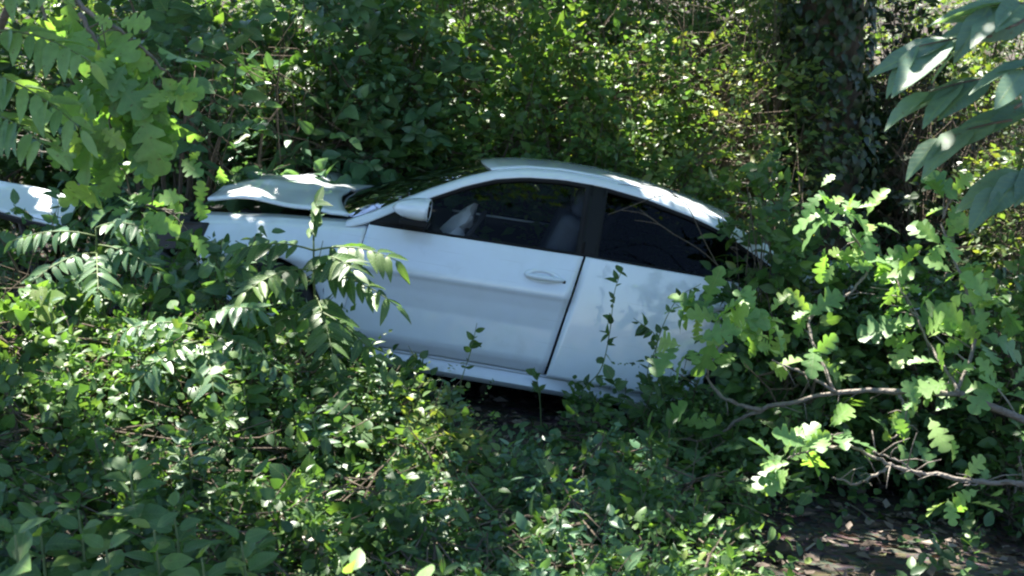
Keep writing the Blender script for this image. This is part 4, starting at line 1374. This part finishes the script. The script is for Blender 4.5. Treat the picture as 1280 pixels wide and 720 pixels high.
L = join(cluster(985, 580, 4.75, 11, 0.12, d=(-0.3, 0, -0.2), kind_bias=UPB), cluster(1030, 548, 4.75, 9, 0.11, d=(0, 0, 0.3), kind_bias=UPB), cluster(1000, 560, 4.75, 7, 0.11, kind_bias=UPB), cluster(1190, 610, 4.6, 7, 0.10, d=(-0.4, 0, -0.2)), cluster(1235, 602, 4.6, 3, 0.08))
single_leaves(L, 'oak', 'leaf_oak', t, b)

# compound leaves: rachis with opposite leaflets
def compound(t, base, p0, d, length, nl, lsize, mat, kind='lance', bias=(0, -0.5, 0.75), droop=0.35, first=0.25, rmat='stem', grow=0.0, side_mix=0.9):
    d = nrm(np.array(d, float))
    s = np.linspace(0, 1, 10)[:, None]
    pts = p0 + d * length * s - np.array([0, 0, 1]) * droop * length * s * s
    r = MB().tube(pts - p0, np.linspace(0.005, 0.002, 10), 5).build('compound_leaf', M[rmat], t, ang=180)
    r.location = Vector(p0 - base)
    side = nrm(np.cross(d, np.array([0, -0.3, 1.0])))
    P, A, S = [], [], []
    for i in range(nl):
        f = first + (1 - first) * i / max(1, nl - 1)
        j = min(9, int(f * 9.001))
        tng = nrm(pts[min(9, j + 1)] - pts[max(0, j - 1)])
        q = pts[j]
        env = 0.75 + 0.25 * math.sin(math.pi * f) + grow * f
        for sg in ((-1, 1) if i < nl - 1 else (0,)):
            a = tng * (0.45 if side_mix > 0.8 or not sg else 1.0) + sg * side * side_mix + rng.normal(0, 0.10, 3) + np.array([0, 0, -0.22])
            P.append(q); A.append(nrm(a)); S.append(lsize * env * rng.uniform(0.88, 1.1))
    P, A, S = np.array(P), np.array(A), np.array(S)
    N = np.array(bias) + rng.normal(0, 0.22, (len(P), 3))
    N = nrm(N - A * (N * A).sum(1, keepdims=True))
    single_leaves([P - p0, A, N, S], kind, mat, r, np.zeros(3), 'leaflet', origin=p0)


def pinnate_sapling(name, px, ptop, Y, leaves, label, cat, mat, lsize, group=None, stem_r=0.010, baseoff=(0, 0)):
    c = at(px, ptop, Y)
    b = on_ground(c[0] + baseoff[0], c[1] + baseoff[1])
    t = thing(name, b, label, cat, group)
    st = spline([[0, 0, -0.05], [0.03, 0, 0.35 * (c[2] - b[2])], (c - b) * [0.7, 0.7, 0.75], c - b], 16)
    MB().tube(st, np.linspace(stem_r, 0.004, 16), 7).build('stem', M['stem'], t, ang=180)
    for f, d, ln, nl in leaves:
        q = b + st[int(f * 15)]
        compound(t, b, q, d, ln, nl, lsize, mat)
    return t


pinnate_sapling('sumac_sapling', 392, 300, 5.5,
                [(1.0, (0.1, -0.3, 1.0), 0.28, 8), (0.97, (0.9, -0.2, 0.25), 0.40, 9), (0.95, (-0.9, -0.2, 0.35), 0.38, 9), (0.9, (0.5, -0.7, 0.3), 0.40, 9), (0.86, (-0.5, -0.7, 0.2), 0.42, 9),
                 (0.8, (0.9, -0.3, 0.0), 0.40, 9), (0.76, (-0.9, -0.4, 0.1), 0.44, 10), (0.7, (0.3, -0.9, -0.1), 0.42, 9), (0.64, (0.8, -0.5, -0.2), 0.38, 9), (0.6, (-0.7, -0.6, 0.0), 0.42, 9), (0.52, (0.2, -0.8, -0.2), 0.40, 9), (0.45, (-0.6, -0.6, -0.2), 0.38, 8)],
                'young sumac with dark feathery compound leaves in front of the front fender', 'sumac', 'leaf_dark', 0.135)
pinnate_sapling('sumac_sapling', 255, 400, 5.2,
                [(1.0, (0.7, -0.4, 0.5), 0.36, 8), (0.96, (-0.8, -0.3, 0.3), 0.38, 9), (0.92, (0.9, -0.4, 0.0), 0.40, 9), (0.85, (-0.4, -0.8, 0.1), 0.40, 9), (0.8, (0.3, -0.9, 0.0), 0.40, 9), (0.7, (-0.8, -0.5, -0.1), 0.38, 8)],
                'low sumac with pale drooping leaflets among the brambles', 'sumac', 'leaf_blue', 0.12)
pinnate_sapling('sumac_sapling', 120, 285, 5.7,
                [(1.0, (0.7, -0.4, 0.3), 0.36, 8), (0.96, (-0.8, -0.3, 0.3), 0.38, 9), (0.92, (0.9, -0.4, 0.0), 0.40, 9), (0.85, (-0.4, -0.8, 0.1), 0.40, 9), (0.8, (0.3, -0.9, 0.0), 0.40, 9), (0.7, (-0.8, -0.5, -0.1), 0.38, 8)],
                'sumac with greyish leaflets beside the loose white body panel', 'sumac', 'leaf_blue', 0.11)

# big leaves hanging in from the top right
b = on_ground(3.0, 3.9)
t = thing('hickory_sapling', b, 'hickory sapling reaching long bluish-green leaflets out over the leaf litter', 'hickory')
top = at(1330, -30, 4.0)
MB().tube(spline([[0, 0, -0.05], [-0.1, 0, 0.8], (top - b) * [0.8, 0.8, 0.75], top - b], 14), np.linspace(0.025, 0.012, 14), 8).build('trunk', M['twig'], t, ang=180)
limbs([([(1330, -30, 4.0), (1290, 20, 4.0), (1255, 40, 4.0)], 0.010, 0.005), ([(1335, 60, 4.0), (1300, 110, 4.0), (1270, 140, 4.0)], 0.010, 0.005), ([(1335, 60, 4.0), (1320, 190, 4.05), (1290, 230, 4.05)], 0.010, 0.005)], t, b)
for q, d, ln, nl, sz in [((1240, 45, 4.0), (-1, -0.1, -0.02), 0.24, 3, 0.27), ((1255, 95, 4.0), (-1, -0.2, -0.08), 0.26, 3, 0.25), ((1265, 150, 4.0), (-1, 0.1, -0.15), 0.22, 3, 0.24), ((1290, 5, 4.0), (-0.9, -0.3, 0.05), 0.16, 3, 0.26),
                         ((1320, 200, 4.05), (-0.9, -0.2, -0.25), 0.22, 3, 0.23), ((1330, 70, 3.9), (-0.8, -0.5, -0.1), 0.2, 3, 0.24), ((1320, 130, 4.1), (-1, 0.2, -0.1), 0.24, 3, 0.25), ((1310, 25, 4.1), (-1, 0.2, 0.1), 0.24, 3, 0.25)]:
    compound(t, b, at(*q), d, ln, nl, sz, 'leaf_haze', 'long', bias=(0.1, -0.35, 0.9), droop=0.12, rmat='twig', side_mix=0.42)

# drooping oak branch top left
b = on_ground(-2.3, 4.3)
t = thing('oak_sapling', b, 'oak sapling with drooping dark leaf curtain and a few sun-struck lime leaves over the brush', 'oak sapling')
top = at(40, -60, 4.5)
MB().tube(spline([[0, 0, -0.05], [0.02, 0, 0.8], (top - b) * [0.5, 0.8, 0.7], top - b], 14), np.linspace(0.03, 0.014, 14), 8).build('trunk', M['twig'], t, ang=180)
limbs([([(40, -60, 4.5), (100, 10, 4.5), (160, 45, 4.5), (205, 90, 4.5)], 0.012, 0.004), ([(100, 10, 4.5), (130, 90, 4.5), (140, 160, 4.5), (150, 235, 4.55)], 0.009, 0.003), ([(40, -60, 4.5), (60, 40, 4.5), (90, 110, 4.5)], 0.009, 0.003), ([(150, 235, 4.55), (190, 260, 4.6), (235, 262, 4.65)], 0.004, 0.002)], t, b)
dn = (0.1, -0.1, -1.0)
L = join(*[cluster(px, py, 4.5, n, s, d=dn, spread=0.16, kind_bias=(0, -0.8, 0.35)) for px, py, n, s in
           [(110, 40, 9, 0.17), (150, 60, 10, 0.18), (190, 90, 10, 0.17), (130, 110, 11, 0.18), (165, 130, 11, 0.18), (205, 120, 8, 0.16), (140, 170, 9, 0.17), (120, 90, 7, 0.16), (180, 180, 8, 0.15), (225, 190, 6, 0.11), (100, 150, 5, 0.12), (90, 20, 8, 0.15)]],
         cluster(150, 250, 4.55, 9, 0.13, d=(-0.2, -0.2, -0.1)), cluster(175, 268, 4.55, 7, 0.12, d=(0, 0, -0.4)), cluster(235, 262, 4.65, 6, 0.11, d=(0, 0, -0.3)), cluster(110, 195, 4.55, 4, 0.09))
single_leaves(L, 'oak', 'leaf_oak', t, b)
b = on_ground(-2.45, 4.0)
t = thing('walnut_sapling', b, 'pale walnut sapling with long lit leaflets next to the drooping oak curtain', 'walnut')
top = at(-30, 20, 4.3)
MB().tube(spline([[0, 0, -0.05], [0.02, 0, 0.8], (top - b) * [0.8, 0.8, 0.7], top - b], 12), np.linspace(0.02, 0.008, 12), 7).build('stem', M['stem'], t, ang=180)
for q, d, ln, nl in [((-20, 40, 4.3), (1, -0.3, 0.1), 0.42, 8), ((-25, 90, 4.3), (1, -0.3, -0.15), 0.40, 8), ((-20, 10, 4.3), (0.8, -0.4, 0.5), 0.38, 8), ((-30, 140, 4.3), (0.9, -0.5, 0.0), 0.34, 8)]:
    compound(t, b, at(*q), d, ln, nl, 0.14, 'leaf_pale', bias=(0, -0.5, 0.8))

# young broad-leaved plants at the near edge
def herb(px, ptop, Y, nw, size, mat, label, cat, group=None, kind='broad', spread=1.0):
    c = at(px, ptop, Y)
    b = on_ground(c[0], c[1])
    t = thing(cat.replace(' ', '_'), b, label, cat, group)
    H = c[2] - b[2]
    st = spline([[0, 0, -0.04], [0.02, 0.0, H * 0.5], [0.0, 0.02, H]], 14)
    MB().tube(st, np.linspace(0.009, 0.003, 14), 7).build('stem', M['stem'], t, ang=180)
    P, A, S = [], [], []
    for i in range(nw):
        f = 0.42 + 0.58 * i / max(1, nw - 1)
        q = st[int(f * 13)]
        th = i * 1.57 + rng.normal(0, 0.25)
        for th2 in (th, th + math.pi):
            P.append(q)
            A.append(nrm([math.cos(th2), math.sin(th2) * 0.9, 0.15 + 0.55 * f ** 3 + rng.normal(0, 0.1)]))
            S.append(size * (1.1 - 0.45 * max(0, f - 0.7) / 0.3) * rng.uniform(0.85, 1.12))
    P, A, S = np.array(P), np.array(A), np.array(S) * spread
    N = np.array([0, -0.5, 0.85]) + rng.normal(0, 0.25, (len(P), 3))
    N = nrm(N - A * (N * A).sum(1, keepdims=True))
    P = P + A * 0.012
    single_leaves([P + b, A, N, S], kind, mat, t, b)


GH = 'young pokeweed along the near edge'
LH = 'bright green broad-leaved pokeweed shoot at the near edge of the brush'
for px, pt, Y, nw, s in [(160, 590, 3.9, 9, 0.11), (95, 640, 3.7, 8, 0.11), (215, 640, 3.7, 8, 0.11), (300, 680, 3.5, 7, 0.11), (130, 690, 3.4, 7, 0.11), (190, 665, 3.5, 7, 0.11), (45, 650, 3.7, 7, 0.11), (250, 700, 3.4, 6, 0.10)]:
    herb(px, pt, Y, nw, s, 'leaf_mid', LH, 'pokeweed', GH, kind='ovate')
herb(15, 672, 3.1, 5, 0.15, 'leaf_mid', 'tallest large-leaved pokeweed rising beside the cluster of smaller shoots', 'pokeweed', kind='ovate')
for px, pt, Y, lb in [(440, 722, 2.8, 'pale wide-leaved milkweed top standing beside the pale stones'), (530, 736, 2.75, 'pale milkweed top standing apart from the pale stones')]:
    herb(px, pt, Y, 8, 0.12, 'leaf_pale', lb, 'milkweed', kind='ovate')
# taller weeds among the brambles
for px, pt, Y, sz, mt, lb in [(60, 380, 5.2, 0.085, 'leaf_haze', 'grey-green upright weed behind the sunlit bramble mound'), (170, 410, 5.0, 0.09, 'leaf_haze', 'grey-green lanky weed before the low sumac'), (300, 450, 4.9, 0.085, 'leaf_mid', 'fresh green lanky weed in the bramble before the feathery sumac'),
                              (480, 455, 5.5, 0.075, 'leaf_haze', 'grey-green weed before the front end of the sill'), (525, 500, 5.3, 0.07, 'leaf_mid', 'fresh green weed in the yellowish bramble mound'), (560, 480, 5.6, 0.07, 'leaf_haze', 'grey-green weed beside the black gap under the car'),
                              (640, 560, 5.0, 0.08, 'leaf_haze', 'grey-green weed before the black gap under the car'), (390, 520, 4.8, 0.08, 'leaf_haze', 'grey-green weed in the dark bramble below the feathery sumac'), (800, 600, 4.7, 0.09, 'leaf_mid', 'broad fresh green weed before the forked oak limb'),
                              (735, 610, 4.7, 0.08, 'leaf_haze', 'grey-green weed among the bluish vine mounds'), (230, 540, 4.5, 0.085, 'leaf_haze', 'grey-green weed rising behind the pokeweed shoots')]:
    herb(px, pt, Y, 13, sz, mt, lb, 'weed', kind='lance' if mt == 'leaf_haze' else 'ovate')

# trailing sprigs before the doors
def sprig(pts, label, cat, group, size, k, mat='leaf_dark', bare=0.2, r=0.004):
    w = np.array([at(*q) for q in pts])
    w[1:] += rng.normal(0, 0.035, w[1:].shape)
    b = on_ground(w[0][0], w[0][1])
    t = thing('vine_sprig', b, label, cat, group)
    s = spline(np.vstack([b + [0, 0, -0.03], w]), 40) - b
    MB().tube(s, np.linspace(r, 0.0015, 40), 5).build('stem', M['stem'], t, ang=180)
    i = np.clip(np.sort(bare * 39 + (38 - bare * 39) * (np.floor(rng.random(k) * 5) / 5 + rng.random(k) * 0.2)), 0, 38).astype(int)
    P = s[i]
    tg = nrm(s[np.minimum(i + 1, 39)] - s[i])
    sd = nrm(np.cross(tg, [0, -1.0, 0.2]))
    A = nrm(tg * 0.5 + sd * rng.normal(0, 1.0, (k, 1)) + rng.normal(0, 0.45, (k, 3)))
    N = np.array([0, -0.6, 0.6]) + rng.normal(0, 0.7, (k, 3))
    N = nrm(N - A * (N * A).sum(1, keepdims=True))
    single_leaves([P + b, A, N, size * rng.uniform(0.45, 1.25, k)], 'ovate', mat, t, b)


sprig([(722, 500, 6.15), (738, 455, 6.2), (755, 405, 6.2), (768, 365, 6.2), (778, 325, 6.2)], 'slender vine sprig climbing across the rear door from the ground vines', 'vine', None, 0.06, 34, bare=0.25)
sprig([(815, 500, 6.1), (812, 455, 6.1), (800, 420, 6.1), (806, 385, 6.1)], 'short leafy vine sprig low on the rear door', 'vine', None, 0.06, 22, bare=0.3)
sprig([(830, 500, 6.0), (838, 440, 6.0), (850, 390, 6.05), (872, 352, 6.1)], 'dark bare-tipped vine stem arching up over the rear door edge', 'vine', None, 0.05, 16, bare=0.35)
sprig([(585, 520, 6.0), (588, 470, 6.05), (594, 435, 6.1), (602, 408, 6.1)], 'small lone leafy sprig standing before the front door', 'vine', None, 0.055, 16, bare=0.45)
sprig([(676, 520, 6.1), (678, 490, 6.1), (684, 455, 6.1)], 'short leafy sprig at the gap between front and rear door', 'vine', None, 0.06, 12, bare=0.5)
sprig([(470, 470, 5.9), (455, 440, 5.95), (438, 410, 6.0)], 'leafy sprig rising before the lower front corner of the front door', 'vine', None, 0.06, 14, bare=0.4)
sprig([(540, 500, 5.9), (530, 470, 5.95), (515, 445, 6.0)], 'leafy sprig rising before the sill below the front door', 'vine', None, 0.06, 14, bare=0.4)

# bare dead twigs across the rear side window and at the left
def dead(pts, label, r, base=None, mat='deadwood'):
    w = np.array([at(*q) for q in pts])
    b = on_ground(w[0][0], w[0][1]) if base is None else base
    t = thing('dead_twig', b, label, 'dead twig')
    s = spline(np.vstack([b, w]), 30) - b
    MB().tube(s, np.linspace(r, 0.002, 30), 5).build('stem', M[mat], t, ang=180)
    for f in (0.75, 0.85):
        p = s[int(f * 29)]
        MB().tube(spline([p, p + [-0.08, -0.02, 0.05], p + [-0.2, -0.03, 0.07]], 6), [0.003, 0.003, 0.0025, 0.002, 0.002, 0.0015], 4).build('side_twig', M[mat], t)


dead([(930, 420, 6.35), (880, 300, 6.4), (842, 245, 6.4), (760, 268, 6.4)], 'thin dead twig lying across the rear side window', 0.0035, mat='twig')
dead([(950, 420, 6.35), (895, 330, 6.4), (835, 288, 6.4), (800, 262, 6.4)], 'short dead twig slanting down over the rear side window', 0.0035, mat='twig')
dead([(985, 360, 7.4), (960, 280, 7.5), (968, 200, 7.5)], 'bare grey dead stem upright beside the ivy trunk', 0.008)
dead([(-60, 260, 5.8), (-10, 192, 5.6), (60, 190, 5.6), (120, 182, 5.6)], 'thin bare dead twig stretching sideways above the loose white panel', 0.007)
dead([(1270, 520, 6.0), (1160, 410, 6.0), (1120, 345, 6.0)], 'pale dead twig standing among the oak leaves', 0.008)

# pale stones at the near edge
for i, (px, py, Y, s) in enumerate([(300, 706, 4.35, 0.07), (345, 712, 4.3, 0.06), (385, 702, 4.4, 0.08), (240, 662, 4.6, 0.06), (255, 655, 4.65, 0.04), (418, 714, 4.3, 0.06), (1105, 690, 4.4, 0.03)]):
    c = at(px, py, Y)
    b = on_ground(c[0], c[1])
    th = np.linspace(0, 2 * math.pi, 12, endpoint=False)
    rings = []
    for ph in np.linspace(-1.4, 1.4, 7):
        r = s * math.cos(ph) * (1 + 0.16 * np.sin(2 * th + i) + 0.1 * np.sin(3 * th + ph * 2 + i * 2))
        rings.append(np.stack([1.3 * r * np.cos(th), r * np.sin(th), 0 * th + s * 0.6 * math.sin(ph) + s * 0.3], -1))
    o = MB().grid(np.array(rings), closed=True).build('stone', M['stone'])
    o.location = b
    tag(o, 'pale weathered stone lying on the ground among the near plants', 'stone', 'pale stones among the near plants')

for i in range(16):
    x_, y_ = rng.uniform(1.1, 2.6), rng.uniform(4.0, 5.9)
    b = on_ground(x_, y_)
    a_ = rng.uniform(0, math.pi)
    d_ = np.array([math.cos(a_), math.sin(a_), 0.05]) * rng.uniform(0.1, 0.3)
    pts = spline([[0, 0, 0.012], d_ * 0.5 + [0.01, 0.02, 0.02], d_], 6)
    pts[:, 2] = gz(pts[:, 0] + b[0], pts[:, 1] + b[1]) - b[2] + 0.012
    o = MB().tube(pts, np.linspace(0.006, 0.003, 6), 5).build('fallen_twig', M['deadwood'])
    o.location = b
    tag(o, 'short fallen twig lying on the bare leaf litter', 'fallen twig', 'fallen twigs on the leaf litter')
